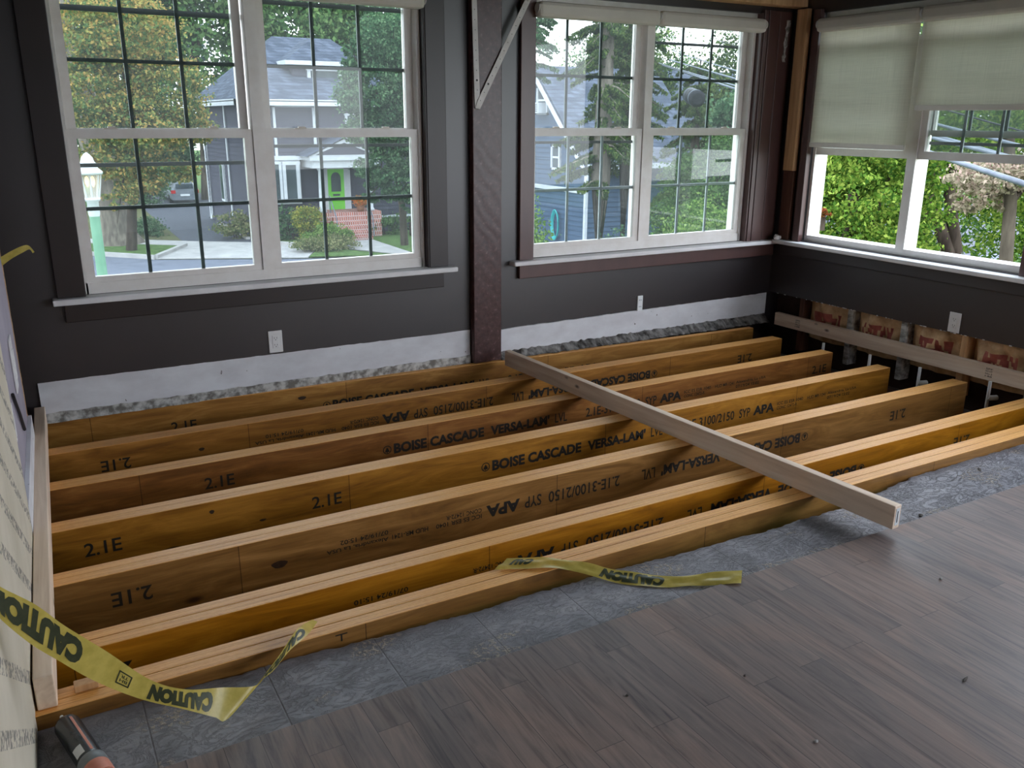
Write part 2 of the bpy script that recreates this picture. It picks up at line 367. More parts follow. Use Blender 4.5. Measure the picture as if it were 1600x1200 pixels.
def m_glass():
    m, nt, b = new_mat('window_glass')
    nt.nodes.remove(b); out = nt.nodes['Material Output']
    tr = nt.nodes.new('ShaderNodeBsdfTransparent'); tr.inputs[0].default_value = (0.77, 0.795, 0.785, 1)
    gl = nt.nodes.new('ShaderNodeBsdfGlossy'); gl.inputs['Roughness'].default_value = 0.0
    fr = nt.nodes.new('ShaderNodeFresnel'); fr.inputs[0].default_value = 1.3
    # a thin film of dust on old panes
    df = nt.nodes.new('ShaderNodeBsdfTranslucent'); df.inputs[0].default_value = (0.8, 0.85, 0.85, 1)
    m0 = nt.nodes.new('ShaderNodeMixShader'); m0.inputs[0].default_value = 0.02
    nt.links.new(tr.outputs[0], m0.inputs[1]); nt.links.new(df.outputs[0], m0.inputs[2])
    mx = nt.nodes.new('ShaderNodeMixShader')
    nt.links.new(fr.outputs[0], mx.inputs[0]); nt.links.new(m0.outputs[0], mx.inputs[1]); nt.links.new(gl.outputs[0], mx.inputs[2])
    nt.links.new(mx.outputs[0], out.inputs[0])
    MATS['window_glass'] = m
m_glass()

def m_tape():
    m, nt, b = new_mat('caution_yellow')
    nt.nodes.remove(b); out = nt.nodes['Material Output']
    c = ramp(nt, noise(nt, scaled(nt, (30, 30, 30)), 1, 3), [(0.35, lin((196, 176, 84))), (0.65, lin((216, 196, 104)))])
    d = nt.nodes.new('ShaderNodeBsdfPrincipled'); t = nt.nodes.new('ShaderNodeBsdfTranslucent'); mx = nt.nodes.new('ShaderNodeMixShader')
    nt.links.new(c, d.inputs['Base Color']); d.inputs['Roughness'].default_value = 0.3
    nt.links.new(c, t.inputs[0]); mx.inputs[0].default_value = 0.35
    nt.links.new(d.outputs[0], mx.inputs[1]); nt.links.new(t.outputs[0], mx.inputs[2]); nt.links.new(mx.outputs[0], out.inputs[0])
    MATS['caution_yellow'] = m
m_tape()

def m_lantern():
    m, nt, b = new_mat('lamp_glow')
    b.inputs['Base Color'].default_value = lin((250, 220, 170)); b.inputs['Emission Color'].default_value = lin((255, 206, 130)); b.inputs['Emission Strength'].default_value = 1.0
    MATS['lamp_glow'] = m
    m, nt, b = new_mat('lantern_glass')
    nt.nodes.remove(b); out = nt.nodes['Material Output']
    tr = nt.nodes.new('ShaderNodeBsdfTransparent'); tl = nt.nodes.new('ShaderNodeBsdfTranslucent'); mx = nt.nodes.new('ShaderNodeMixShader')
    tl.inputs[0].default_value = lin((236, 232, 222)); mx.inputs[0].default_value = 0.25
    nt.links.new(tr.outputs[0], mx.inputs[1]); nt.links.new(tl.outputs[0], mx.inputs[2]); nt.links.new(mx.outputs[0], out.inputs[0])
    MATS['lantern_glass'] = m
m_lantern()

def m_leaf(name, cols, trans=0.35):
    m, nt, b = new_mat(name)
    nt.nodes.remove(b); out = nt.nodes['Material Output']
    g = nt.nodes.new('ShaderNodeNewGeometry')
    patch = noise(nt, scaled(nt, (0.55, 0.55, 0.55)), 1.0, 3, 0.6)
    f = math_node(nt, 'ADD', math_node(nt, 'MULTIPLY', g.outputs['Random Per Island'], 0.5), math_node(nt, 'MULTIPLY', patch, 0.5))
    n = len(cols)
    c = ramp(nt, f, [(0.28 + 0.44*i/max(1, n-1), lin(cc)) for i, cc in enumerate(cols)])
    d = nt.nodes.new('ShaderNodeBsdfDiffuse'); t = nt.nodes.new('ShaderNodeBsdfTranslucent'); mx = nt.nodes.new('ShaderNodeMixShader')
    nt.links.new(c, d.inputs[0]); nt.links.new(c, t.inputs[0]); mx.inputs[0].default_value = trans
    nt.links.new(d.outputs[0], mx.inputs[1]); nt.links.new(t.outputs[0], mx.inputs[2]); nt.links.new(mx.outputs[0], out.inputs[0])
    MATS[name] = m
m_leaf('leaf_green', [(48, 76, 44), (80, 112, 64), (112, 136, 84)])
m_leaf('leaf_deep', [(44, 72, 50), (72, 104, 72), (108, 134, 98)])
m_leaf('leaf_maple', [(72, 98, 62), (104, 122, 72), (146, 140, 78), (176, 144, 86)])
m_leaf('leaf_conifer', [(42, 62, 42), (68, 90, 52), (104, 120, 66)])
m_leaf('leaf_blue', [(70, 92, 96), (104, 124, 124), (132, 150, 148)])
m_leaf('leaf_bright', [(48, 78, 32), (92, 122, 46), (138, 154, 70)])
m_leaf('leaf_hedge', [(64, 98, 46), (104, 136, 66), (140, 160, 90)])
m_leaf('leaf_yellow', [(84, 112, 56), (140, 146, 64), (178, 166, 76)])
m_leaf('leaf_straw', [(76, 92, 56), (116, 122, 80), (144, 140, 102)])
m_leaf('leaf_pink', [(120, 114, 92), (160, 148, 128), (172, 146, 136)])
m_leaf('leaf_red', [(126, 60, 40), (150, 84, 54), (100, 92, 44)])
m_leaf('leaf_orange', [(190, 100, 40), (226, 140, 70), (120, 120, 60)])

# ------------------------------------------------------------------ mesh helpers
class MB:
    def __init__(self): self.v = []; self.f = []; self.mi = []; self.sm = []
    def add(self, verts, faces, mi=0, smooth=False):
        o = len(self.v); self.v += [tuple(p) for p in verts]
        for f in faces:
            self.f.append(tuple(o + i for i in f)); self.mi.append(mi); self.sm.append(smooth)
        return self
    def box(self, x0, x1, y0, y1, z0, z1, mi=0):
        x0, x1 = min(x0, x1), max(x0, x1); y0, y1 = min(y0, y1), max(y0, y1); z0, z1 = min(z0, z1), max(z0, z1)
        v = [(x, y, z) for z in (z0, z1) for y in (y0, y1) for x in (x0, x1)]
        return self.add(v, [(0, 2, 3, 1), (4, 5, 7, 6), (0, 1, 5, 4), (2, 6, 7, 3), (0, 4, 6, 2), (1, 3, 7, 5)], mi)
    def cbox(self, x0, x1, y0, y1, z0, z1, c=0.003, mi=0):
        # box with chamfered edges
        bm = bmesh.new()
        bmesh.ops.create_cube(bm, size=1.0)
        for v in bm.verts: v.co = Vector(((x0+x1)/2 + v.co.x*(x1-x0), (y0+y1)/2 + v.co.y*(y1-y0), (z0+z1)/2 + v.co.z*(z1-z0)))
        bmesh.ops.bevel(bm, geom=list(bm.edges), offset=c, segments=2, affect='EDGES', profile=0.5)
        bm.verts.index_update()
        self.add([v.co[:] for v in bm.verts], [[v.index for v in f.verts] for f in bm.faces], mi)
        bm.free(); return self
    def prism(self, poly, d, mi=0):
        # poly: list of 3D points (planar), extruded by the vector d
        n = len(poly); a = [Vector(p) for p in poly]; b = [p + Vector(d) for p in a]
        fs = [tuple(range(n))[::-1], tuple(range(n, 2*n))] + [(i, (i+1) % n, n + (i+1) % n, n + i) for i in range(n)]
        return self.add([p[:] for p in a + b], fs, mi)
    def tube(self, pts, radii, n=8, mi=0, caps=True, smooth=True):
        pts = [Vector(p) for p in pts]
        if not hasattr(radii, '__len__'): radii = [radii]*len(pts)
        rings = []
        up = Vector((0, 0, 1))
        for i, p in enumerate(pts):
            t = (pts[min(i+1, len(pts)-1)] - pts[max(i-1, 0)])
            t = t.normalized() if t.length > 1e-9 else Vector((0, 0, 1))
            a = t.cross(up)
            if a.length < 1e-3: a = t.cross(Vector((1, 0, 0)))
            a.normalize(); b = a.cross(t).normalized()
            rings.append([p + (a*math.cos(k*2*math.pi/n) + b*math.sin(k*2*math.pi/n))*radii[i] for k in range(n)])
        v = [q[:] for r in rings for q in r]; fs = []
        for i in range(len(rings)-1):
            for k in range(n):
                fs.append((i*n+k, i*n+(k+1) % n, (i+1)*n+(k+1) % n, (i+1)*n+k))
        self.add(v, fs, mi, smooth)
        if caps:
            self.add([q[:] for q in rings[0]], [tuple(range(n))], mi); self.add([q[:] for q in rings[-1]], [tuple(range(n))[::-1]], mi)
        return self
    def lathe(self, prof, c, n=16, mi=0, smooth=True):
        # prof: (r, z) pairs round the vertical axis at c
        v = []; fs = []
        for r, z in prof:
            for k in range(n):
                a = 2*math.pi*k/n; v.append((c[0]+r*math.cos(a), c[1]+r*math.sin(a), c[2]+z))
        for i in range(len(prof)-1):
            for k in range(n): fs.append((i*n+k, i*n+(k+1) % n, (i+1)*n+(k+1) % n, (i+1)*n+k))
        return self.add(v, fs, mi, smooth)
    def build(self, name, mats, parent=None, loc=(0, 0, 0)):
        me = bpy.data.meshes.new(name)
        me.from_pydata(self.v, [], self.f)
        if isinstance(mats, str): mats = [mats]
        for m in mats: me.materials.append(MATS[m])
        me.polygons.foreach_set('material_index', self.mi); me.polygons.foreach_set('use_smooth', self.sm)
        bm = bmesh.new(); bm.from_mesh(me); bmesh.ops.recalc_face_normals(bm, faces=bm.faces[:]); bm.to_mesh(me); bm.free()
        me.update()
        return link(name, me, parent, loc)

def link(name, me, parent=None, loc=(0, 0, 0)):
    o = bpy.data.objects.new(name, me); COL.objects.link(o); o.location = loc
    if parent is not None: o.parent = parent
    return o

def tag(o, label, cat, group=None):
    o['label'] = label; o['category'] = cat
    if group: o['group'] = group
    return o
def struct(o): o['kind'] = 'structure'; return o
def empty(name, label=None, cat=None, group=None, loc=(0, 0, 0)):
    o = bpy.data.objects.new(name, None); COL.objects.link(o); o.location = loc; o.empty_display_size = 0.05
    if label: tag(o, label, cat, group)
    return o
def copy_tree(o, parent=None):
    c = o.copy(); COL.objects.link(c)
    if parent is not None: c.parent = parent
    for ch in list(o.children): copy_tree(ch, c)
    return c

def text_mesh(s, weight=0.0):
    # flat letters in a unit frame: returns verts (x, y) scaled so that the ink box is 0..w by 0..1 cap height
    cu = bpy.data.curves.new('letters', 'FONT'); cu.body = s; cu.size = 1.0; cu.offset = weight; cu.resolution_u = 3
    ob = bpy.data.objects.new('letters', cu); COL.objects.link(ob)
    dg = bpy.context.evaluated_depsgraph_get()
    me = bpy.data.meshes.new_from_object(ob.evaluated_get(dg))
    bpy.data.objects.remove(ob); bpy.data.curves.remove(cu)
    vs = np.array([v.co[:2] for v in me.vertices]); fs = [tuple(p.vertices) for p in me.polygons]
    bpy.data.meshes.remove(me)
    return vs, fs
CACHE = {}
def letters(mb, s, x0, x1, z0, z1, place, weight=0.0, flip=False, mi=0, cut=0):
    # fills the box x0..x1, z0..z1 with the string; flip turns it upside down; place(x, z) gives the 3D point
    if (s, weight) not in CACHE: CACHE[(s, weight)] = text_mesh(s, weight)
    vs, fs = CACHE[(s, weight)]
    lo, hi = vs.min(0), vs.max(0)
    u = (vs - lo) / (hi - lo)
    if flip: u = 1 - u
    if cut:
        bm = bmesh.new(); bv = [bm.verts.new((a, b, 0)) for a, b in u]
        for f in fs:
            try: bm.faces.new([bv[i] for i in f])
            except ValueError: pass
        for _ in range(cut):
            es = [e for e in bm.edges if abs(e.verts[0].co.x - e.verts[1].co.x)*(x1-x0) > 0.006 or abs(e.verts[0].co.y - e.verts[1].co.y)*(z1-z0) > 0.012]
            bmesh.ops.subdivide_edges(bm, edges=es, cuts=1)
            bmesh.ops.triangulate(bm, faces=bm.faces[:])
        bm.verts.index_update()
        u = np.array([v.co[:2] for v in bm.verts]); fs = [tuple(v.index for v in f.verts) for f in bm.faces]; bm.free()
    mb.add([place(x0 + a*(x1-x0), z0 + b*(z1-z0)) for a, b in u], fs, mi)

# ------------------------------------------------------------------ room shell
YW, XW = 4.42, 4.62
CEIL = 2.24
def left_x(y): return -0.05 - 0.036*(4.54 - y)

# back wall around the two window openings
def wall_boxes(mb, holes, u0, u1, z0, z1, put):
    us = sorted({u0, u1} | {h[0] for h in holes} | {h[1] for h in holes})
    for a, b in zip(us[:-1], us[1:]):
        zs = [(z0, z1)]
        for h in holes:
            if h[0] <= a and h[1] >= b: zs = [(z0, h[2]), (h[3], z1)]
        for c, d in zs: put(a, b, c, d)
mb = MB()
HB = [(0.225, 1.975, 0.575, 2.03), (2.625, 4.335, 0.575, 2.03)]
wall_boxes(mb, HB, -0.3, 4.9, 0.195, CEIL, lambda a, b, c, d: mb.box(a, b, YW, YW+0.16, c, d))
mb.box(-0.3, 4.9, YW+0.012, YW+0.16, 0.0, 0.195)
struct(mb.build('wall_back', 'plum_paint'))
# white unpainted band where the baseboard was, with the rough grey strip under it
def strip(xa, xb, za0, za1, zb0, zb1, y0, y1, name, m, jag=0.0, n=60):
    rnd = random.Random(hash(name) % 1000 + int(xa*100)); mb = MB(); v = []; fs = []
    for i in range(n+1):
        t = i/n; x = xa + (xb-xa)*t
        lo = za0 + (zb0-za0)*t + rnd.uniform(-jag, jag)*0.4; hi = za1 + (zb1-za1)*t + rnd.uniform(-jag, jag)
        v += [(x, y0, lo), (x, y0, hi), (x, y1, hi), (x, y1, lo)]
    for i in range(n):
        for k in range(4): fs.append((i*4+k, i*4+(k+1) % 4, i*4+4+(k+1) % 4, i*4+4+k))
    fs += [(0, 1, 2, 3), (n*4+3, n*4+2, n*4+1, n*4)]
    mb.add(v, fs); return struct(mb.build(name, m))
strip(-0.015, 2.228, 0.04, 0.195, 0.04, 0.195, YW-0.001, YW+0.012, 'baseboard_back', 'scuffed_white', 0.0022)
strip(2.41, 4.60, 0.03, 0.174, 0.05, 0.2, YW-0.001, YW+0.012, 'baseboard_back_right', 'scuffed_white', 0.0022)
strip(-0.015, 2.228, -0.004, 0.043, -0.004, 0.043, YW-0.006, YW+0.012, 'trim_1', 'plaster_grey', 0.004)
# rough mortar ledge left on top of the back joist, right of the post
mb = MB(); rnd = random.Random(4); n = 90; v = []; fs = []
for i in range(n+1):
    t = i/n; x = 2.41 + 2.18*t
    yo = 4.365 - 0.02*t + rnd.uniform(-0.012, 0.012)
    v += [(x, yo, 0.002), (x, yo + 0.025, 0.012 + rnd.uniform(0, 0.012)), (x, YW+0.005, 0.042 + 0.012*t + rnd.uniform(-0.006, 0.006)), (x, YW+0.012, 0.0)]
for i in range(n):
    for k in range(4): fs.append((i*4+k, i*4+(k+1) % 4, i*4+4+(k+1) % 4, i*4+4+k))
mb.add(v, fs + [(0, 1, 2, 3), (n*4+3, n*4+2, n*4+1, n*4)]); struct(mb.build('trim_2', 'grime'))

# right wall: drywall with the window hole, cut away below z = .21
mb = MB()
HR = [(2.62, 4.19, 0.6, 2.03), (-1.9, 2.2, 0.5, 2.08)]  # second opening is invented, out of view, sized to let daylight in
wall_boxes(mb, HR, -3.1, 4.42, 0.21, CEIL, lambda a, b, c, d: mb.box(XW, XW+0.012, a, b, c, d))
wall_boxes(mb, HR, -3.1, 4.42, 0.56, CEIL, lambda a, b, c, d: mb.box(XW+0.012, XW+0.15, a, b, c, d))
struct(mb.build('wall_right', 'plum_paint'))
mb = MB(); mb.box(XW+0.115, XW+0.15, -3.1, 4.58, -0.25, 0.56); struct(mb.build('wall_right_sheathing', 'cavity_dark'))
# torn paper edge of the cut drywall
mb = MB(); rnd = random.Random(8)
for i in range(110):
    y = 4.36 - i*0.022
    if rnd.random() < 0.5: continue
    h = rnd.uniform(0.002, 0.008); mb.box(XW-0.0025, XW+0.001, y-rnd.uniform(0.006, 0.02), y, 0.21-h*0.4, 0.21+h*0.5)
struct(mb.build('trim_3', 'plaster_white'))

# left wall, turned 2.7 degrees
ANG = -math.atan(0.036)
lw = struct(empty('wall_left', loc=(left_x(4.54), 4.54, 0))); lw.rotation_euler = (0, 0, ANG)
mb = MB(); mb.box(-0.013, 0.0, -7.6, -0.56, 0.0, CEIL); mb.build('wallboard', 'purple_board', lw)
mb = MB(); mb.box(-0.12, -0.105, -7.6, 0.0, -0.3, CEIL); mb.build('sheathing', 'cavity_dark', lw)
mb = MB(); mb.box(-0.105, -0.013, -7.6, -7.5, -0.02, CEIL); mb.box(-0.105, -0.013, -0.66, -0.62, -0.02, CEIL); mb.build('stud', 'stud_old', lw)
mb = MB(); rnd = random.Random(11)
for i in range(120):
    z = i*0.018; mb.box(-0.014 - rnd.uniform(0, 0.004), 0.0015, -0.565, -0.552 + rnd.uniform(0, 0.018), z, z+0.018)
mb.build('torn_edge', 'stud_pine', lw)
bl = MB(); bl.box(0.001, 0.016, -1.56, -0.56, 0.005, 0.18)
b_ = bl.build('baseboard_left', 'scuffed_white'); b_.location = (left_x(4.54), 4.54, 0); b_.rotation_euler = (0, 0, ANG); struct(b_)
# printed sheet leaning flat on the near part of the left wall
sh = MB(); sh.cbox(0.002, 0.014, -3.5, -1.54, -0.035, 1.45, 0.002)
s_ = sh.build('printed_board', 'printed_sheet'); s_.location = (left_x(4.54), 4.54, 0); s_.rotation_euler = (0, 0, ANG)
tag(s_, 'large cream board with rows of grey print covering the near left wall', 'wall board')

# ceiling and bare top plate
mb = MB(); mb.box(-0.5, 4.9, -3.2, 4.6, CEIL, CEIL+0.1); struct(mb.build('ceiling', 'ceiling_dark'))
mb = MB(); wall_boxes(mb, [(2.9, 4.5, 0.7, 2.05)], -0.5, 4.9, -0.1, CEIL, lambda a, b, c, d: mb.box(a, b, -3.2, -3.05, c, d)); struct(mb.build('wall_front', 'plaster_white'))  # unseen wall behind the camera; its opening is added to admit daylight
mb = MB(); mb.cbox(2.9, 4.63, 4.31, 4.415, 2.072, 2.15, 0.003)
tag(mb.build('ceiling_beam', 'stud_pine'), 'bare pale pine beam end running above the right-hand back window', 'beam')

# floors
mb = MB(); rnd = random.Random(2)
pts = [(-0.3, 2.09), (-.143, 2.10), (.232, 2.084), (.397, 2.084), (.954, 2.052), (1.658, 2.04), (2.215, 2.012), (2.639, 2.014), (3.092, 2.08), (3.926, 2.084), (4.8, 2.084)]
def edge_y(x):
    for (a, b), (c, d) in zip(pts[:-1], pts[1:]):
        if a <= x <= c: return b + (d-b)*(x-a)/(c-a)
    return 2.08
n = 420; top = []; v = []; fs = []; jw = 0
for i in range(n+1):
    x = -0.3 + 5.1*i/n
    jw = jw*0.75 + rnd.uniform(-0.004, 0.004)
    y = min(edge_y(x) + jw + rnd.uniform(-0.002, 0.002), 2.0855)
    v += [(x, 1.2, -0.0415), (x, y-0.01, -0.037), (x, y, -0.040), (x, y-0.004, -0.075)]
for i in range(n):
    for k in range(3): fs.append((i*4+k, i*4+k+1, i*4+4+k+1, i*4+4+k))
mb.add(v, fs); mb.box(-0.4, 4.8, -3.05, 1.8, -0.2, -0.06)
struct(mb.build('floor_underlayment', 'underlayment'))
mb = MB(); mb.cbox(-0.35, 4.62, -3.05, 1.786, -0.041, -0.021, 0.0015); struct(mb.build('floor', 'oak_floor'))
mb = MB(); mb.box(-0.6, 5.2, 1.9, 4.7, -0.95, -0.85); struct(mb.build('crawlspace_floor', 'dirt'))
mb = MB(); mb.box(-0.3, 4.76, 4.54, 4.62, -0.9, 0.0); mb.box(4.7, 4.76, 1.9, 4.54, -0.9, -0.255); mb.box(-0.3, -0.24, 1.9, 4.54, -0.9, -0.30)
mb.box(-0.3, 4.76, 1.85, 1.9, -0.9, -0.2)
struct(mb.build('foundation_wall', 'cavity_dark'))
# sill plate and blocking that carries the joist ends
mb = MB(); mb.cbox(4.60, 4.70, 1.9, 4.5, -0.34, -0.25, 0.004); struct(mb.build('sill_plate', 'stud_old'))
mb = MB(); mb.cbox(-0.2, -0.06, 2.1, 4.5, -0.34, -0.25, 0.004); struct(mb.build('sill_plate', 'stud_old'))

# ------------------------------------------------------------------ joists with their stamped print
SEG = [('O', -0.021, 0.021, 'emblem'), ('BOISE CASCADE', 0.033, 0.507, 'b'), ("VERSA-LAM'", 0.543, 0.885, 'b'), ('LVL', 0.919, 0.992, 'l'), ('2.1E-3100/2150', 1.11, 1.465, 'l'),
       ('SYP', 1.50, 1.577, 'l'), ('APA', 1.60, 1.752, 'b'), ('ICC ES ESR 1040|CONC 12472-R', 1.772, 1.967, 's'), ('HUD MR-1241', 2.0, 2.145, 's1'), ('Alexandria, La USA|DATE', 2.16, 2.395, 's')]
def stamp(parent, yf, z, emblem, flip, extra, date, lim):
    d = -1 if flip else 1
    def place(x, zz): return (x, yf - 0.0007, zz)
    def block(s, a, b, kind):
        x0, x1 = sorted((emblem + d*a, emblem + d*b))
        if x1 > lim[1] or x0 < lim[0]: return
        mb = MB()
        if kind == 'emblem':
            cxx = (x0+x1)/2; r = 0.021; k = 24
            for r0, r1 in ((r, r*0.8),):
                v = []; fs = []
                for i in range(k):
                    a_ = 2*math.pi*i/k; v += [place(cxx + r0*math.cos(a_), z + r0*math.sin(a_)), place(cxx + r1*math.cos(a_), z + r1*math.sin(a_))]
                for i in range(k): fs.append((2*i, 2*((i+1) % k), 2*((i+1) % k)+1, 2*i+1))
                mb.add(v, fs)
            s_ = -1 if flip else 1   # small tree inside the ring
            for w, h0, h1 in ((0.011, -0.006, 0.013), (0.013, -0.011, 0.002)):
                mb.add([place(cxx - w, z + s_*h0), place(cxx + w, z + s_*h0), place(cxx, z + s_*h1)], [(0, 1, 2)])
            mb.add([place(cxx-0.002, z - s_*0.016), place(cxx+0.002, z - s_*0.016), place(cxx+0.002, z - s_*0.01), place(cxx-0.002, z - s_*0.01)], [(0, 1, 2, 3)])
        elif kind == 'b': letters(mb, s, x0, x1, z-0.0255, z+0.0255, place, 0.045, flip)
        elif kind == 'l': letters(mb, s, x0, x1, z-0.0245, z+0.0245, place, 0.014, flip)
        elif kind == 's':
            l1, l2 = s.split('|'); l2 = date if l2 == 'DATE' else l2
            za, zb = (z-0.021, z-0.003), (z+0.004, z+0.022)
            up, dn = (zb, za) if not flip else (za, zb)
            letters(mb, l1, x0, x1, up[0], up[1], place, 0.015, flip)
            w = (x1-x0)*0.78
            if flip: letters(mb, l2, x1-w, x1, dn[0], dn[1], place, 0.015, flip)
            else: letters(mb, l2, x0, x0+w, dn[0], dn[1], place, 0.015, flip)
        elif kind == 's1': letters(mb, s, x0, x1, z+0.002, z+0.021, place, 0.015, flip) if not flip else letters(mb, s, x0, x1, z-0.021, z-0.002, place, 0.015, flip)
        mb.build('emblem' if kind == 'emblem' else 'lettering', 'ink', parent)['label'] = 'black stamped maker mark' if kind == 'emblem' else 'black stamped lettering'
    for s, a, b, k in SEG: block(s, a, b, k)
    for xc in extra:
        mb = MB(); letters(mb, '2.1E', xc-0.06, xc+0.062, z-0.026, z+0.026, place, 0.014, flip); mb.build('lettering', 'ink', parent)['label'] = 'black stamped grade number'

# y front, x left, x right, emblem x, upside down, extra 2.1E centres, date, label
JO = [(3.955, 4.30, 3.240, True, (0.237, 3.975), '07/19/24 15:10', 'second joist from the back wall, upside-down date and APA print left of the board'),
      (3.545, 4.31, 1.352, False, (0.597, 4.2), '07/19/24 15:02', 'third joist from the back wall, upright maker name across its middle'),
      (3.143, 4.33, 1.655, False, (0.11, 0.933), '07/19/24 15:02', 'fourth joist from the back, with two upright 2.1E stamps at left'),
      (2.737, 4.45, 3.195, True, (0.158, 3.88), '07/19/24 15:02', 'third joist from the stripped floor, upside-down 2.1E stamp and dark knot at left'),
      (2.329, 4.60, 3.101, True, (0.05, 3.81), '07/19/24 15:10', 'second joist from the stripped floor, golden face mostly hidden by the nearest joist'),
      (2.087, 4.60, 3.0, True, (), '07/19/24 15:10', 'nearest floor joist, bordering the grey stripped floor')]
GRP = 'laminated floor joists in a row'
for i, (yf, xr, em, flip, extra, date, lab) in enumerate(JO):
    j = empty('floor_joist', lab, 'joist', GRP, (0, yf, 0))
    gap = (0.0008, 0.0014, 0.0018, 0.0024, 0.004, 0.004)[i]
    for k in range(2):
        mb = MB(); y0 = k*(0.0445 + gap)
        xl = -0.15 if i == 5 else -0.115
        mb.cbox(xl, xr, y0, y0+0.0445, -0.241, 0.0 - (0.001 if k else 0), 0.0016)
        # top edge shows the laminations
        for fi, f in enumerate(mb.f):
            zz = [mb.v[q][2] for q in f]
            if min(zz) > -0.01: mb.mi[fi] = 1
            xx = [mb.v[q][0] for q in f]
            if min(xx) > xr-0.01 or max(xx) < xl+0.01: mb.mi[fi] = 1
        mb.build('ply', ['lvl_face_%d' % i, 'lvl_edge'], j)
    if i < 5:
        stamp(j, 0.0, -0.092, em, flip, extra, date, (-0.05, xr))
    else:
        mb = MB()
        pl = lambda x, z: (x, -0.0007, z)
        mb.add([pl(0.62, -0.012), pl(0.655, -0.012), pl(0.655, -0.016), pl(0.62, -0.016)], [(0, 1, 2, 3)])
        mb.add([pl(0.635, -0.016), pl(0.64, -0.016), pl(0.64, -0.036), pl(0.635, -0.036)], [(0, 1, 2, 3)])
        o = mb.build('lettering', 'ink', j); o['label'] = 'black marker tick'
# joist against the back wall, not quite parallel to it
j = empty('floor_joist', 'joist tight against the back wall, upper half of its print showing', 'joist', GRP, (0, 4.44, 0))
j.rotation_euler = (0, 0, -0.038)
mb = MB(); mb.cbox(-0.1, 4.36, 0, 0.0445, -0.241, -0.001, 0.0016)
for fi, f in enumerate(mb.f):
    if min(mb.v[q][2] for q in f) > -0.01: mb.mi[fi] = 1
mb.build('ply', ['lvl_face_6', 'lvl_edge'], j)
stamp(j, 0.0, -0.118, 1.337, False, (0.6,), '07/19/24 15:02', (-0.05, 4.3))

JOISTS = [o for o in COL.objects if o.name.startswith('floor_joist')]
def knot(k, x, z, rx, rz):
    mb = MB(); mb.add([(x + rx*math.cos(a)*(1 + 0.15*math.sin(3*a)), -0.0004, z + rz*math.sin(a)) for a in [2*math.pi*i/14 for i in range(14)]], [tuple(range(14))])
    mb.build('knot', 'knot_wood', JOISTS[k])['label'] = 'dark knot'
for kk in KNOTS: knot(*kk)

# ------------------------------------------------------------------ loose 2x4 boards
def board(name, a, b, w, h, label, extra=None):
    a, b = Vector(a), Vector(b); d = b - a; L = d.length
    o = empty(name, label, 'board', 'loose boards lying on the joists', a)
    o.rotation_euler = (0, math.asin(0), math.atan2(d.y, d.x) - math.pi/2)
    rx = math.atan2(d.z, math.hypot(d.x, d.y)); o.rotation_euler[0] = rx
    mb = MB(); mb.cbox(0, w, 0, L, 0, h, 0.003); mb.build('plank', 'lumber', o)
    if extra: extra(o, L)
    return o
def end_tag(o, L):
    mb = MB(); mb.box(0.009, 0.029, -0.0012, 0.002, 0.014, 0.078); mb.build('end_tag', 'label_white', o)
    mb = MB(); mb.box(0.016, 0.021, -0.0016, 0.0, 0.024, 0.068); mb.build('end_mark', 'slot_dark', o)
def stamp_bits(o, L):
    for y0 in (0.18, 1.55):
        mb = MB()
        for r in range(4):
            letters(mb, ('SPF', 'KD-HT', 'No.2', '148')[r], y0 + 0.01, y0 + 0.05, 0.062 - r*0.014, 0.071 - r*0.014, lambda a_, z_: (-0.0006, L - a_, z_), 0.01)
        mb.build('grade_stamp', 'ink', o)
board('loose_board', (2.535, 1.745, 0.001), (2.372, 4.26, 0.001), 0.038, 0.089, 'pale two-by-four lying diagonally across all the joists', end_tag)
board('loose_board', (-0.118, 2.105, 0.001), (-0.045, 4.39, 0.001), 0.044, 0.089, 'weathered two-by-four along the left wall over the joist ends')
b3 = board('loose_board', (4.585, 2.0, 0.001), (4.562, 4.285, 0.001), 0.038, 0.086, 'two-by-four on edge in front of the exposed insulation at right', stamp_bits)
mb = MB(); mb.cbox(-0.035, 0.02, 2.135, 2.165, 0.001, 0.02, 0.002)
tag(mb.build('wood_scrap', 'stud_pine'), 'small pine offcut on the nearest joist by the left board end', 'wood scrap')

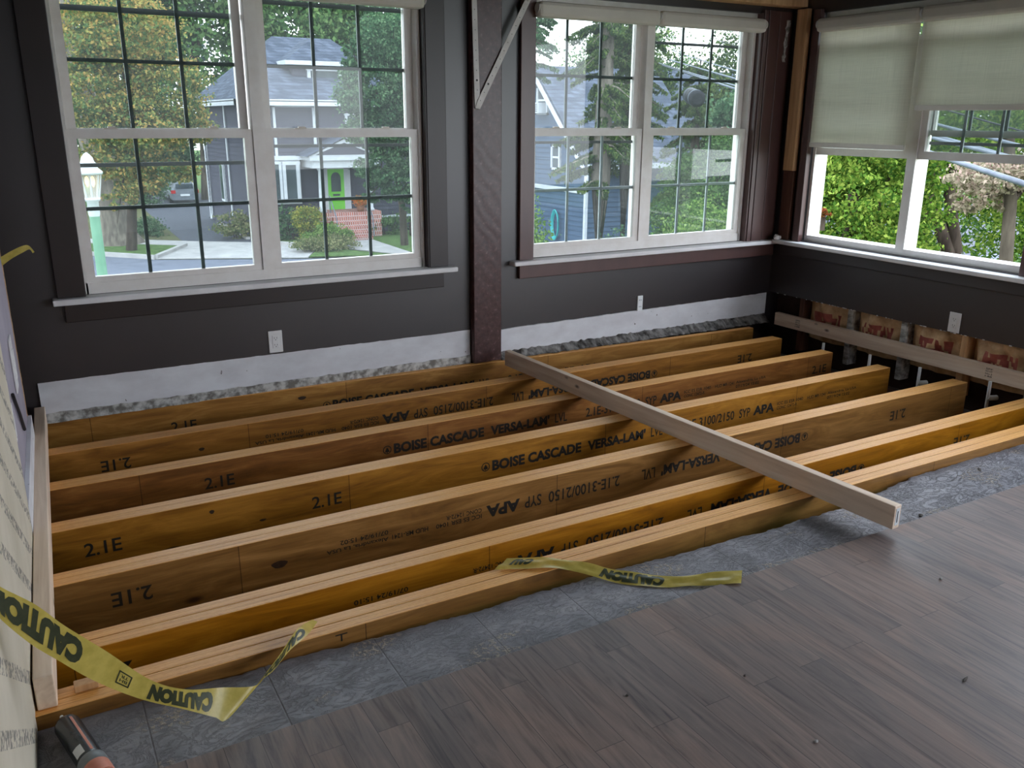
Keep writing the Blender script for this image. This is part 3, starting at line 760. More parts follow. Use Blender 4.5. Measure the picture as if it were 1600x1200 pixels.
# ------------------------------------------------------------------ windows
def dh_unit(root, conv, u0, u1, raised=False, bars=(), dark=True, head=1.985):
    """one double-hung unit between frame edges u0..u1; conv(u0,u1,d0,d1,z0,z1) gives box limits, d = depth outwards"""
    def bx(mb, *a, mi=0): mb.box(*conv(*a), mi=mi)
    st = 0.042
    # upper (outer) sash
    g0, g1 = u0 + 0.052, u1 - 0.052
    mb = MB(); bx(mb, u0+0.012, g0, 0.062, 0.1, 1.30, head+.02); bx(mb, g1, u1-0.012, 0.062, 0.1, 1.30, head+.02); bx(mb, g0, g1, 0.062, 0.1, 1.292, 1.328); bx(mb, g0, g1, 0.062, 0.1, head-0.03, head+.02)
    s = mb.build('upper_sash', 'vinyl_white', root)
    mb = MB(); bx(mb, g0, g1, 0.079, 0.083, 1.328, head-0.03); mb.build('pane', 'window_glass', s)
    mb = MB(); w = 0.0085
    for k in (1, 2):
        u = g0 + (g1-g0)*k/3; bx(mb, u-w, u+w, 0.0835, 0.09, 1.328, head-0.03)
    for z in (1.62, ): bx(mb, g0, g1, 0.0836, 0.0901, z-w, z+w)
    mb.build('muntin_grid', 'grid_grey', s)
    # lower (inner) sash
    dz = 0.527 if raised else 0.0
    g0, g1 = u0 + 0.045, u1 - 0.045
    mb = MB(); zb, zt = 0.637 + dz, 1.323 + dz
    bx(mb, u0+0.006, g0, 0.02, 0.056, zb, zt); bx(mb, g1, u1-0.006, 0.02, 0.056, zb, zt)
    bx(mb, g0, g1, 0.02, 0.056, zb, 0.662 + dz + (0.02 if raised else 0)); bx(mb, g0, g1, 0.02, 0.056, 1.283 + dz, zt)
    s = mb.build('lower_sash', 'vinyl_white', root)
    z0, z1 = 0.662 + dz, 1.283 + dz
    mb = MB(); bx(mb, g0, g1, 0.037, 0.041, z0, z1); mb.build('pane', 'window_glass', s)
    mb = MB()
    for k in (1, 2):
        u = g0 + (g1-g0)*k/3; bx(mb, u-w, u+w, 0.0415, 0.048, z0, z1)
    z = z0 + 0.31; bx(mb, g0, g1, 0.0416, 0.0481, z-w, z+w)
    mb.build('muntin_grid', 'grid_grey' if dark else 'grid_light', s)
    for f in (0.23, 0.77):
        u = u0 + (u1-u0)*f; mb = MB(); bx(mb, u-0.03, u+0.03, 0.03, 0.056, zt, zt+0.006); bx(mb, u-0.012, u+0.022, 0.022, 0.045, zt+0.006, zt+0.013)
        mb.build('sash_lock', 'shade_casing', s)
    for z, t in bars:
        mb = MB(); bx(mb, u0+0.01, u1-0.01, 0.108, 0.118, z-t, z+t); mb.build('screen_bar', 'screen_bar', root)

def window(name, u0, mu0, mu1, u1, conv, raised=False, bars=((), ()), dark=True):
    root = struct(empty(name))
    def bx(mb, *a): mb.box(*conv(*a))
    mb = MB()
    for a, b in ((u0-0.012, u0+0.008), (mu0, mu1), (u1-0.008, u1+0.012)): bx(mb, a, b, 0.012, 0.13, 0.585, 2.03)
    for a, b in ((u0, mu0), (mu1, u1)):
        bx(mb, a, b, 0.012, 0.13, 0.585, 0.637); bx(mb, a, b, 0.012, 0.13, 1.995, 2.03)
    mb.build('frame', 'vinyl_white', root)
    dh_unit(root, conv, u0, mu0+0.004, raised, bars[0], dark); dh_unit(root, conv, mu1-0.004, u1, raised, bars[1], dark)
    return root
cb = lambda u0, u1, d0, d1, z0, z1: (u0, u1, YW+0.012+d0, YW+0.012+d1, z0, z1)
window('window_1', 0.245, 1.068, 1.124, 1.95, cb, False, (((1.163, 0.009), (1.837, 0.012)), ((1.24, 0.008), (1.912, 0.01))))
window('window_2', 2.632, 3.448, 3.496, 4.31, cb, False, (((1.245, 0.008),), ((1.832, 0.008),)), False)
cr = lambda u0, u1, d0, d1, z0, z1: (XW+0.012+d0, XW+0.012+d1, u0, u1, z0, z1)
window('window_3', 2.66, 3.395, 3.455, 4.155, cr, True, (((1.255, 0.009),), ()), False)

# stools, aprons and casings
def trim(n, boxes, m, c=0.003):
    mb = MB()
    for b in boxes: mb.cbox(*b, c)
    return struct(mb.build('trim_%d' % n, m))
trim(4, [(0.095, 2.125, 4.352, 4.44, 0.556, 0.584)], 'plaster_white', 0.006)
trim(5, [(0.14, 2.055, 4.392, YW+0.002, 0.47, 0.556)], 'plum_dark')
trim(6, [(0.118, 0.238, 4.394, YW+0.002, 0.584, 2.2), (1.972, 2.085, 4.396, YW+0.002, 0.584, 2.2), (1.964, 1.974, 4.40, 4.50, 0.584, 2.03), (0.2, 2.1, 4.396, YW+0.002, 2.03, 2.15)], 'plum_dark')
trim(7, [(2.49, 4.615, 4.352, 4.44, 0.556, 0.582)], 'plaster_white', 0.006)
trim(8, [(2.545, 4.60, 4.392, YW+0.002, 0.474, 0.556)], 'trim_maroon')
trim(9, [(2.545, 2.64, 4.394, YW+0.002, 0.582, 2.05), (4.325, 4.338, 4.40, 4.50, 0.582, 2.03), (4.338, 4.372, 4.392, YW+0.002, 0.582, 2.05), (4.382, 4.475, 4.396, YW+0.002, 0.582, 2.05), (4.49, 4.60, 4.408, YW+0.002, 0.582, 2.05)], 'trim_maroon')
trim(10, [(4.532, XW+0.03, 2.2, 4.35, 0.566, 0.592)], 'plaster_white', 0.006)
trim(11, [(4.598, XW+0.002, 2.2, 4.33, 0.49, 0.566)], 'plum_paint')
trim(12, [(4.59, 4.63, 4.17, 4.225, 0.592, 2.05), (4.604, XW+0.002, 2.3, 2.655, 0.592, 2.05)], 'trim_maroon')
# boxed post between the windows
mb = MB(); mb.cbox(2.232, 2.412, 4.372, YW+0.002, 0.002, CEIL, 0.004); struct(mb.build('post', 'scored_post'))
# bare corner stud with a dark old stud below it
mb = MB(); mb.cbox(4.572, 4.612, 4.262, 4.348, 1.055, 2.06, 0.003)
tag(mb.build('corner_stud', 'stud_pine'), 'short pale pine stud fixed in the right back corner', 'stud')
mb = MB(); mb.cbox(4.585, 4.618, 4.262, 4.35, 0.594, 1.054, 0.003)
tag(mb.build('corner_stud', 'stud_old'), 'old dark brown stud below the pale corner stud', 'stud')
# plaster patch left in the corner
mb = MB(); rnd = random.Random(5); L_ = []; R_ = []
for i in range(16):
    z = 2.0 - i*0.017; L_.append((4.545 - 0.012*(i/15.0) + rnd.uniform(-0.006, 0.006), 4.4035, z)); R_.append((4.575 - 0.02*(i/15.0) + rnd.uniform(-0.008, 0.008), 4.4035, z))
mb.prism(L_ + R_[::-1], (0, 0.005, 0)); struct(mb.build('trim_13', 'plaster_grey'))
# wad of paper in the corner of the sill
bm = bmesh.new(); bmesh.ops.create_icosphere(bm, subdivisions=2, radius=0.02); rnd = random.Random(3)
for v in bm.verts: v.co = Vector((v.co.x*1.5, v.co.y*1.2, v.co.z*1.0))*rnd.uniform(0.6, 1.25)
me = bpy.data.meshes.new('crumpled_paper'); bm.to_mesh(me); bm.free(); me.materials.append(MATS['paper_white'])
tag(link('crumpled_paper', me, loc=(4.56, 4.325, 0.607)), 'crumpled white scrap on the window sill in the right corner', 'paper')

# ------------------------------------------------------------------ roller shades
def roller(label, u0, u1, conv, drop, lock=None, group='cream roller shades'):
    root = empty('roller_shade', label, 'roller shade', group, conv(u0, u0, 0, 0, 1.96, 1.96)[::2])
    org = Vector(root.location)
    mb = MB()
    a = Vector(conv(u0, u0, 0.045, 0.045, 1.955, 1.955)[::2]); b = Vector(conv(u1, u1, 0.045, 0.045, 1.955, 1.955)[::2])
    mb.cbox(*[c - org[i//2] for i, c in enumerate(conv(u0, u1, 0.004, 0.072, 1.908, 1.99))], 0.02)
    mb.build('roller', 'shade_casing', root)
    for u, s in ((u0, -1), (u1, 1)):
        mb = MB(); e = 0.004
        c = Vector(conv(u, u, 0.045, 0.045, 1.955, 1.955)[::2]); d = Vector(conv(u+s*e, u+s*e, 0.045, 0.045, 1.955, 1.955)[::2])
        mb.tube([c-org, d-org], 0.026, 16); mb.build('end_cap', 'plate_white', root)
    if drop < 1.9:
        mb = MB(); mb.box(*[c - org[i//2] for i, c in enumerate(conv(u0+0.012, u1-0.012, 0.030, 0.0312, drop+0.02, 1.95))]); f = mb.build('fabric', 'shade_fabric', root)
        mb = MB(); mb.cbox(*[c - org[i//2] for i, c in enumerate(conv(u0+0.012, u1-0.012, 0.025, 0.038, drop, drop+0.03))], 0.003); mb.build('hem_bar', 'shade_casing', f)
bk = lambda u0, u1, d0, d1, z0, z1: (u0, u1, YW-0.012-d1, YW-0.012-d0, z0, z1)
rt = lambda u0, u1, d0, d1, z0, z1: (XW-0.004-d1, XW-0.004-d0, u0, u1, z0, z1)
roller('rolled-up cream shade over the right sash pair of the left back window', 1.11, 1.955, bk, 2)
roller('rolled-up cream shade over the left sash pair of the left back window', 0.245, 1.10, bk, 2)
roller('rolled-up cream shade nearest the post on the right back window', 2.628, 3.462, bk, 2)
roller('rolled-up cream shade nearest the corner on the right back window', 3.468, 4.312, bk, 2)
roller('cream roller shade pulled further down, next to the room corner', 3.425, 4.16, rt, 1.213)
roller('cream roller shade at the right picture edge, drawn partway down', 2.62, 3.415, rt, 1.435)

# ------------------------------------------------------------------ small fittings on the walls
def outlet(label, loc, rot, slots=True):
    o = empty('wall_outlet', label, 'outlet', 'white wall outlets', loc); o.rotation_euler = rot
    mb = MB(); mb.cbox(-0.036, 0.036, -0.006, 0.0, -0.058, 0.058, 0.0025); mb.build('cover_plate', 'plate_white', o)
    mb = MB(); mb.cbox(-0.017, 0.017, -0.0085, -0.004, -0.034, 0.034, 0.0015); r = mb.build('receptacle', 'plate_white', o)
    mb = MB()
    for z in (-0.019, 0.017):
        mb.box(-0.0075, -0.0055, -0.0089, -0.007, z, z+0.008); mb.box(0.0055, 0.0075, -0.0089, -0.007, z, z+0.007); mb.box(-0.002, 0.002, -0.0089, -0.007, z-0.008, z-0.004)
    mb.build('slots', 'slot_dark', r)
    return o
outlet('white wall outlet under the left back window', (1.093, YW, 0.262), (0, 0, 0))
outlet('white wall outlet on the right wall above the insulation', (XW, 2.978, 0.272), (0, 0, -math.pi/2))
o = empty('junction_box', 'narrow bare white outlet with no cover, under the right back window', 'outlet', 'white wall outlets', (3.465, YW, 0.234))
mb = MB(); mb.cbox(-0.021, 0.021, -0.008, 0.0, -0.05, 0.05, 0.002); mb.build('mounting_strap', 'pvc_white', o)
mb = MB()
for z in (-0.026, 0.018): mb.box(-0.008, -0.005, -0.0086, -0.006, z, z+0.009); mb.box(0.004, 0.007, -0.0086, -0.006, z, z+0.009)
mb.build('slots', 'slot_dark', o)
def lwall(y, z, off=0.0): return (left_x(y) + off, y, z)
def switch(label, y, z, h):
    o = empty('wall_plate', label, 'switch plate', 'white switch plates', lwall(y, z, 0.001)); o.rotation_euler = (0, 0, ANG)
    mb = MB(); mb.cbox(0, 0.006, -0.06, 0.06, -h/2, h/2, 0.002); mb.build('cover_plate', 'plate_white', o)
    mb = MB(); mb.cbox(0.004, 0.010, -0.014, 0.014, -h*0.28, h*0.28, 0.002); mb.build('rocker', 'plate_white', o)
switch('upper white switch plate on the grey left wall by the corner', 3.60, 0.50, 0.2)
switch('lower white switch plate beside the printed board', 3.08, 0.42, 0.13)
mb = MB(); mb.tube([lwall(3.27, 0.475, 0.006), lwall(3.42, 0.36, 0.008), lwall(3.58, 0.248, 0.006)], 0.0055, 8)
tag(mb.build('black_rod', 'slot_dark'), 'short black strip stuck on the grey left wall below the switch plate', 'strip')

# folded metal strap bracket on the post
o = empty('metal_bracket', 'pale perforated V-shaped metal bracket hanging on the post', 'bracket', None, (2.25, 4.366, 1.44))
yb = 4.3655
mb = MB(); mb.prism([(2.222, yb, 2.2), (2.251, yb, 2.2), (2.274, yb, 1.47), (2.262, yb, 1.432), (2.243, yb, 1.432)], (0, 0.003, 0)); a_ = mb.build('upright_strap', 'bracket_metal', o); a_.location = -Vector(o.location)
yb = 4.3615
mb = MB(); mb.prism([(2.243, yb, 1.432), (2.272, yb, 1.428), (2.70, yb, 2.2), (2.665, yb, 2.2), (2.256, yb, 1.468)], (0, 0.003, 0)); c_ = mb.build('diagonal_strap', 'bracket_metal', o); c_.location = -Vector(o.location)
def holes(parent, p0, p1, n, y, big):
    mb = MB()
    for i in range(n):
        t = (i + 0.5)/n; x = p0[0] + (p1[0]-p0[0])*t; z = p0[1] + (p1[1]-p0[1])*t; r = 0.006 if i == big else 0.0026
        mb.add([(x + r*math.cos(k*math.pi/4), y, z + r*math.sin(k*math.pi/4)) for k in range(8)], [tuple(range(8))])
    mb.build('screw_holes', 'slot_dark', parent)
holes(a_, (2.26, 1.45), (2.238, 2.1), 13, 4.365, 2); holes(c_, (2.262, 1.45), (2.6, 2.05), 14, 4.361, 2)

# ------------------------------------------------------------------ opened right wall: studs, insulation, pipe stubs
for k, (y, lab) in enumerate(((4.115, 'dark wall stud nearest the corner behind the board'), (3.71, 'plaster-splashed wall stud between the first two insulation batts'), (3.31, 'plaster-splashed wall stud between the second and third insulation batts'), (2.91, 'bare wall stud below the right wall outlet'), (2.51, 'wall stud at the right picture edge'))):
    mb = MB(); mb.cbox(XW+0.013, XW+0.1, y-0.019, y+0.019, -0.16, 0.555, 0.002)
    s_ = mb.build('wall_stud', 'stud_old' if k in (0,) else 'stud_pine' if k == 3 else 'plaster_grey'); tag(s_, lab, 'stud', 'studs in the opened right wall')
BAT = [(3.735, 4.09, 'insulation batt in the bay nearest the corner'), (3.335, 3.685, 'paper-faced insulation batt with red print, second from the corner'), (2.935, 3.285, 'paper-faced insulation batt below and left of the right outlet'), (2.535, 2.885, 'crumpled insulation batt at the right picture edge')]
for k, (y0, y1, lab) in enumerate(BAT):
    rnd = np.random.RandomState(20+k); ny, nz = 26, 18; v = []; fs = []; mi = []
    ph = rnd.rand(6)*6
    for i in range(ny+1):
        for q in range(nz+1):
            a, b = i/ny, q/nz
            bul = math.sin(math.pi*a)**0.5*math.sin(math.pi*min(1, b*0.9+0.08))**0.5 if 0 < a < 1 else 0
            cr_ = 0.012*math.sin(9*a+ph[0]+5*b)*math.sin(7*b+ph[1]) + 0.008*math.sin(21*a-13*b+ph[2]) + 0.005*math.sin(31*b+17*a+ph[3])
            v.append((XW+0.085 - 0.062*bul + cr_*1.3*bul, y0 + (y1-y0)*a, -0.06 + 0.52*b))
    for i in range(ny):
        for q in range(nz):
            fs.append((i*(nz+1)+q, (i+1)*(nz+1)+q, (i+1)*(nz+1)+q+1, i*(nz+1)+q+1))
            zc = -0.06 + 0.52*(q+0.5)/nz; yc = i/ny
            mi.append(1 if (abs(zc-0.1) < 0.055 and 0.18 < yc < 0.8 and rnd.rand() < 0.75) else 0)
    mb = MB(); mb.add(v, fs, 0, True); mb.mi = mi
    mb.box(XW+0.088, XW+0.112, y0, y1, -0.06, 0.46)
    tag(mb.build('insulation_batt', ['kraft_paper', 'kraft_red']), lab, 'insulation', 'insulation batts in the right wall')
for k, (x, y, lab) in enumerate(((4.40, 3.70, 'white plastic pipe stub behind the second joist end'), (4.42, 3.36, 'white plastic pipe stub behind the third joist end'), (4.44, 3.03, 'white plastic pipe stub behind the fourth joist end'), (4.53, 2.66, 'white plastic pipe elbow near the right picture edge'))):
    o = empty('pipe_stub', lab, 'pipe', 'white pipe stubs by the joist ends', (x, y, -0.26))
    mb = MB(); mb.tube([(0, 0, 0), (0, 0, 0.275)], 0.009, 10); mb.build('pipe', 'pvc_white', o)
    mb = MB(); mb.tube([(0, 0, 0.185), (0.012, -0.008, 0.18), (0.05, -0.02, 0.18)], 0.015, 10); mb.build('elbow', 'pvc_white', o)

# ------------------------------------------------------------------ caution tapes
def ribbon(sec, n=90, m=6, ruffle=0.0, seed=0):
    Tt = [Vector(s[0]) for s in sec]; Bb = [Vector(s[1]) for s in sec]
    K = len(sec)
    def cr(P, t):
        i = min(int(t), K-2); f = t - i
        p0, p1, p2, p3 = P[max(i-1, 0)], P[i], P[i+1], P[min(i+2, K-1)]
        return 0.5*((2*p1) + (p2-p0)*f + (2*p0-5*p1+4*p2-p3)*f*f + (3*p1-p0-3*p2+p3)*f**3)
    # arc length of the centre line
    N = 400; cen = [(cr(Tt, (K-1)*i/N*0.99999) + cr(Bb, (K-1)*i/N*0.99999))*0.5 for i in range(N+1)]
    acc = [0]
    for a, b in zip(cen[:-1], cen[1:]): acc.append(acc[-1] + (b-a).length)
    L = acc[-1]
    def at(s, w):
        s = min(max(s, 0), L); t = np.interp(s, acc, np.linspace(0, (K-1)*0.99999, N+1))
        a, b = cr(Tt, t), cr(Bb, t); p = b + (a-b)*w
        if ruffle:
            nrm = (a-b).cross(cr(Tt, min(t+0.02, K-1.001)) - cr(Tt, max(t-0.02, 0)))
            if nrm.length > 1e-9: p = p + nrm.normalized()*ruffle*math.sin(w*9+seed+s*14)*math.sin(s*31+seed)
        return p
    v = [at(L*i/n, k/m)[:] for i in range(n+1) for k in range(m+1)]
    fs = [(i*(m+1)+k, (i+1)*(m+1)+k, (i+1)*(m+1)+k+1, i*(m+1)+k+1) for i in range(n) for k in range(m)]
    return v, fs, at, L
def caution(label, sec, words, logo=(), ruffle=0.0, seed=0, group='caution tapes'):
    o = empty('caution_tape', label, 'caution tape', group, sec[0][0]); org = Vector(sec[0][0])
    v, fs, at, L = ribbon(sec, ruffle=ruffle, seed=seed)
    mb = MB(); mb.add([tuple(Vector(p)-org) for p in v], fs, 0, True); mb.build('tape', 'caution_yellow', o)
    camp = Vector((0, 0, H))
    mb = MB()
    def place(s, w):
        p = at(s, w); a = at(min(s+0.004, L), w) - at(max(s-0.004, 0), w); b = at(s, min(w+0.05, 1)) - at(s, max(w-0.05, 0)); nn = a.cross(b)
        nn = nn.normalized() if nn.length > 1e-12 else Vector((0, 0, 1))
        if nn.dot(camp-p) < 0: nn = -nn
        return tuple(p + nn*0.0011 - org)
    for s, s0, s1, w0, w1, wt in words:
        mb = MB(); letters(mb, s, s0*L, s1*L, w0, w1, place, wt, True, 0, 4); mb.build('lettering', 'ink_green', o)
    mb = MB()
    for s0, s1, w0, w1 in logo:
        for a, b, c, d in ((s0, s1, w0, w0+0.05), (s0, s1, w1-0.05, w1), (s0, s0+(s1-s0)*0.1, w0, w1), (s1-(s1-s0)*0.1, s1, w0, w1)):
            mb.add([place(a*L, c), place(b*L, c), place(b*L, d), place(a*L, d)], [(0, 1, 2, 3)])
        letters(mb, 'BH', (s0+(s1-s0)*0.22)*L, (s1-(s1-s0)*0.22)*L, w0+0.1, (w0+w1)/2-0.02, place, 0.02, True); letters(mb, 'TR', (s0+(s1-s0)*0.22)*L, (s1-(s1-s0)*0.22)*L, (w0+w1)/2+0.02, w1-0.1, place, 0.02, True)
    if logo: mb.build('emblem', 'ink_green', o)
    return o
TA = [((-.130, 1.685, .58), (-.134, 1.685, .515)), ((-.118, 1.696, .549), (-.126, 1.695, .482)), ((-.069, 1.719, .485), (-.088, 1.718, .405)), ((-.026, 1.74, .413), (-.048, 1.739, .342)), ((.039, 1.77, .317), (.012, 1.77, .252)),
      ((.118, 1.816, .19), (.095, 1.817, .147)), ((.191, 1.85, .117), (.182, 1.841, .072)), ((.276, 1.91, .053), (.247, 1.854, .017)), ((.362, 1.926, .018), (.277, 1.859, -.003)),
      ((.404, 1.979, .013), (.376, 1.954, .003)), ((.455, 2.03, .022), (.426, 2.005, -.008)), ((.501, 2.08, .033), (.481, 2.054, .002)), ((.532, 2.114, .03), (.548, 2.1, .008)), ((.574, 2.145, .021), (.587, 2.141, .012))]
caution('yellow caution tape drooping from the left wall down to the nearest joist', TA,
        [('CAUTION', 0.0, 0.235, 0.16, 0.9, 0.085), ('CAUTION', 0.43, 0.6, 0.1, 0.88, 0.085), ('CAUTION', 0.76, 0.95, 0.12, 0.88, 0.085)], [(0.335, 0.375, 0.25, 0.72)])
def fl(x, y, z): return (x, y, z)
TB = [((1.235, 2.20, .012), (1.17, 2.165, .010)), ((1.30, 2.17, .016), (1.24, 2.135, .006)), ((1.365, 2.135, .014), (1.312, 2.098, .008)), ((1.45, 2.07, .006), (1.40, 2.05, -.004)), ((1.53, 2.015, -.016), (1.485, 1.985, -.028)), ((1.60, 1.97, -.024), (1.558, 1.92, -.034)),
      ((1.68, 1.90, -.024), (1.635, 1.865, -.034)), ((1.76, 1.865, -.02), (1.71, 1.83, -.032)), ((1.85, 1.82, -.012), (1.80, 1.765, -.016)), ((1.885, 1.805, -.012), (1.83, 1.752, -.016))]
caution('crumpled yellow caution tape lying from the nearest joist onto the stripped floor', TB, [('CAUTION', 0.42, 0.68, 0.12, 0.9, 0.085), ('CAU', 0.04, 0.13, 0.35, 0.88, 0.085)], (), 0.003, 2)
TC = [((-.075, 3.974, .842), (-.075, 3.976, .806)), ((-.029, 3.974, .867), (-.033, 3.974, .836)), ((.012, 3.975, .884), (.008, 3.975, .857)), ((.034, 3.978, .883), (.034, 3.978, .868)), ((.051, 3.98, .856), (.043, 3.98, .852))]
v, fs, at, L = ribbon(TC, 30, 4); mb = MB(); mb.add(v, fs, 0, True)
tag(mb.build('tape_scrap', 'caution_yellow'), 'short curl of yellow tape sticking out of the crack in the left corner', 'tape')

# ------------------------------------------------------------------ sealant tube
o = empty('sealant_tube', 'black sealant cartridge with pointed nozzle at the bottom left', 'sealant tube', None, (-0.062, 2.04, -0.011))
d = Vector((0.052, -0.215, 0.0)).normalized(); o.rotation_euler = (0, 0, math.atan2(d.y, d.x))
mb = MB(); mb.tube([(0.0, 0, 0), (0.004, 0, 0), (0.012, 0, 0), (0.235, 0, 0)], [0.02, 0.027, 0.0292, 0.0292], 24); mb.build('barrel', 'tube_black', o)
mb = MB(); mb.tube([(-0.035, 0, 0), (-0.004, 0, 0), (0.001, 0, 0)], [0.004, 0.008, 0.012], 12); mb.build('nozzle', 'label_white', o)
mb = MB(); mb.tube([(0.176, 0, 0), (0.178, 0, 0), (0.205, 0, 0), (0.207, 0, 0)], [0.0293, 0.0312, 0.0312, 0.0293], 24); mb.build('collar', 'tube_grey', o)
mb = MB(); mb.tube([(0.2075, 0, 0), (0.25, 0, 0)], [0.0305, 0.0305], 24); mb.build('end_cap', 'tube_orange', o)
def patch(x0, x1, a0, a1, r, name, m):
    mb = MB(); k = 6
    for i in range(k):
        b0, b1 = [math.radians(a0 + (a1-a0)*q/k) for q in (i, i+1)]
        mb.add([(x0, r*math.sin(b0), r*math.cos(b0)), (x1, r*math.sin(b0), r*math.cos(b0)), (x1, r*math.sin(b1), r*math.cos(b1)), (x0, r*math.sin(b1), r*math.cos(b1))], [(0, 1, 2, 3)], 0, True)
    mb.build(name, m, o)
patch(0.135, 0.168, -60, -15, 0.0297, 'label_panel', 'label_white'); patch(0.02, 0.17, 8, 20, 0.0296, 'label_stripe', 'tube_orange')

# ------------------------------------------------------------------ debris on the floor
def chip(x, y, z, sx, sy, sz, rz, m, lab, seed):
    rnd = random.Random(seed); bm = bmesh.new(); bmesh.ops.create_icosphere(bm, subdivisions=1, radius=0.5)
    for v in bm.verts: v.co = Vector((v.co.x*sx, v.co.y*sy, v.co.z*sz))*rnd.uniform(0.75, 1.2)
    me = bpy.data.meshes.new('debris_chip'); bm.to_mesh(me); bm.free(); me.materials.append(MATS[m])
    ob = link('debris_chip', me, loc=(x, y, z + sz*0.42)); ob.rotation_euler = (0, 0, rz); tag(ob, lab, 'debris', 'bits of debris on the floor')
chip(1.996, 1.103, -.021, .034, .008, .006, 0.2, 'debris_dark', 'dark splinter on the wood floor at far right', 1)
chip(2.411, 1.465, -.021, .012, .010, .008, 0, 'plaster_grey', 'pale crumb on the wood floor right of the diagonal board', 2)
chip(1.503, 1.396, -.021, .010, .008, .005, 0.5, 'debris_dark', 'dark crumb in the middle of the wood floor', 3)
chip(1.183, 1.481, -.021, .010, .009, .005, 1.0, 'debris_dark', 'dark crumb on the wood floor left of centre', 4)
chip(1.469, 1.126, -.021, .011, .009, .007, 0.1, 'plaster_grey', 'pale crumb near the bottom edge of the wood floor', 5)
chip(2.80, 1.82, -.041, .035, .018, .012, 0.4, 'debris_dark', 'dark lump on the stripped floor right of the diagonal board', 6)
chip(3.75, 1.93, -.041, .09, .006, .005, -0.5, 'debris_dark', 'dark stick on the stripped floor at the right edge', 7)
chip(3.42, 1.99, -.041, .05, .016, .008, 0.8, 'debris_dark', 'twisted dark scrap on the stripped floor behind the diagonal board', 8)

# ================================================================== outdoors
ZG = -4.3
def ground_poly(name, pts, z, m):
    mb = MB(); mb.prism([(x, y, z-0.04) for x, y in pts], (0, 0, 0.04)); return struct(mb.build(name, m))
mb = MB(); mb.box(-150, 150, -60, 170, ZG-0.5, ZG-0.06); struct(mb.build('ground', 'grass'))
ground_poly('street', [(-60, 22), (60, 22), (60, 30.5), (24, 32.6), (14, 35.0), (10.2, 36.2), (4.9, 38.7), (2.9, 41.0), (-60, 41.4)], ZG-0.02, 'street_asphalt')
ground_poly('lawn', [(-30, 41.3), (2.9, 41.0), (4.9, 38.9), (6.7, 42.2), (3.3, 45.0), (-30, 45.0)], ZG+0.02, 'grass')
ground_poly('lawn', [(-30, 46.6), (3.3, 46.6), (6.8, 44.0), (7.6, 62), (-30, 62)], ZG+0.02, 'dry_grass')
ground_poly('sidewalk', [(-30, 45.0), (3.3, 45.0), (6.7, 42.15), (7.0, 43.7), (3.4, 46.6), (-30, 46.6)], ZG+0.04, 'concrete')
ground_poly('driveway_apron', [(4.9, 38.8), (10.6, 36.2), (11.9, 38.9), (9.65, 41.9), (6.8, 43.9), (6.65, 42.1)], ZG+0.03, 'concrete')
ground_poly('driveway', [(6.8, 43.95), (9.65, 41.9), (10.0, 43.0), (10.0, 54), (13, 58), (13, 72), (7.6, 72)], ZG+0.03, 'asphalt')
ground_poly('lawn', [(9.7, 41.9), (12.0, 38.9), (10.7, 36.3), (14, 35.2), (12.4, 38), (13.6, 42.4), (9.9, 43.1)], ZG+0.05, 'grass')
ground_poly('lawn', [(15.0, 35.0), (24, 32.7), (24, 43), (15.0, 42.6)], ZG+0.05, 'grass')
ground_poly('garden_path', [(12.9, 37.9), (14.6, 34.9), (16.2, 34.5), (15.2, 42.4), (13.7, 42.4)], ZG+0.04, 'concrete')
ground_poly('side_yard', [(24, 24), (60, 22), (60, 60), (22.4, 44)], ZG+0.0, 'asphalt')
def curb(pts):
    mb = MB()
    for (a, b), (c, d) in zip(pts[:-1], pts[1:]):
        dx, dy = c-a, d-b; L = math.hypot(dx, dy); nx, ny = -dy/L*0.1, dx/L*0.1
        mb.prism([(a-nx, b-ny, ZG-.05), (c-nx, d-ny, ZG-.05), (c+nx, d+ny, ZG-.05), (a+nx, b+ny, ZG-.05)], (0, 0, 0.2))
    return struct(mb.build('curb', 'concrete'))
curb([(-30, 41.3), (2.9, 41.05), (4.9, 38.85), (6.65, 42.1)]); curb([(12.0, 38.8), (9.75, 41.9), (9.95, 43.0)]); curb([(9.7, 43.0), (9.8, 50)])

def clap(mb, a, b, z0, z1, step=0.2, out=(0, -1), gaps=(), mi=0):
    """lapped boards on the wall from a to b (xy), saw-tooth profile"""
    n = int((z1-z0)/step); ox, oy = out
    for i in range(n+1):
        za = z0 + i*step; zb = min(za + step, z1)
        if zb - za < 0.01: continue
        spans = [(0.0, 1.0)]
        for g0, g1, h0, h1 in gaps:
            if za < h1-0.02 and zb > h0+0.02:
                ns = []
                for s0, s1 in spans:
                    if g1 <= s0 or g0 >= s1: ns.append((s0, s1)); continue
                    if g0 > s0: ns.append((s0, g0))
                    if g1 < s1: ns.append((g1, s1))
                spans = ns
        for s0, s1 in spans:
            p = (a[0]+(b[0]-a[0])*s0, a[1]+(b[1]-a[1])*s0); q = (a[0]+(b[0]-a[0])*s1, a[1]+(b[1]-a[1])*s1)
            o1, o2 = 0.045, 0.012
            v = [(p[0]+ox*o1, p[1]+oy*o1, za), (q[0]+ox*o1, q[1]+oy*o1, za), (q[0]+ox*o2, q[1]+oy*o2, zb), (p[0]+ox*o2, p[1]+oy*o2, zb), (p[0], p[1], za), (q[0], q[1], za), (q[0], q[1], zb), (p[0], p[1], zb)]
            mb.add(v, [(0, 1, 2, 3), (0, 4, 5, 1), (3, 2, 6, 7), (0, 3, 7, 4), (1, 5, 6, 2)], mi)

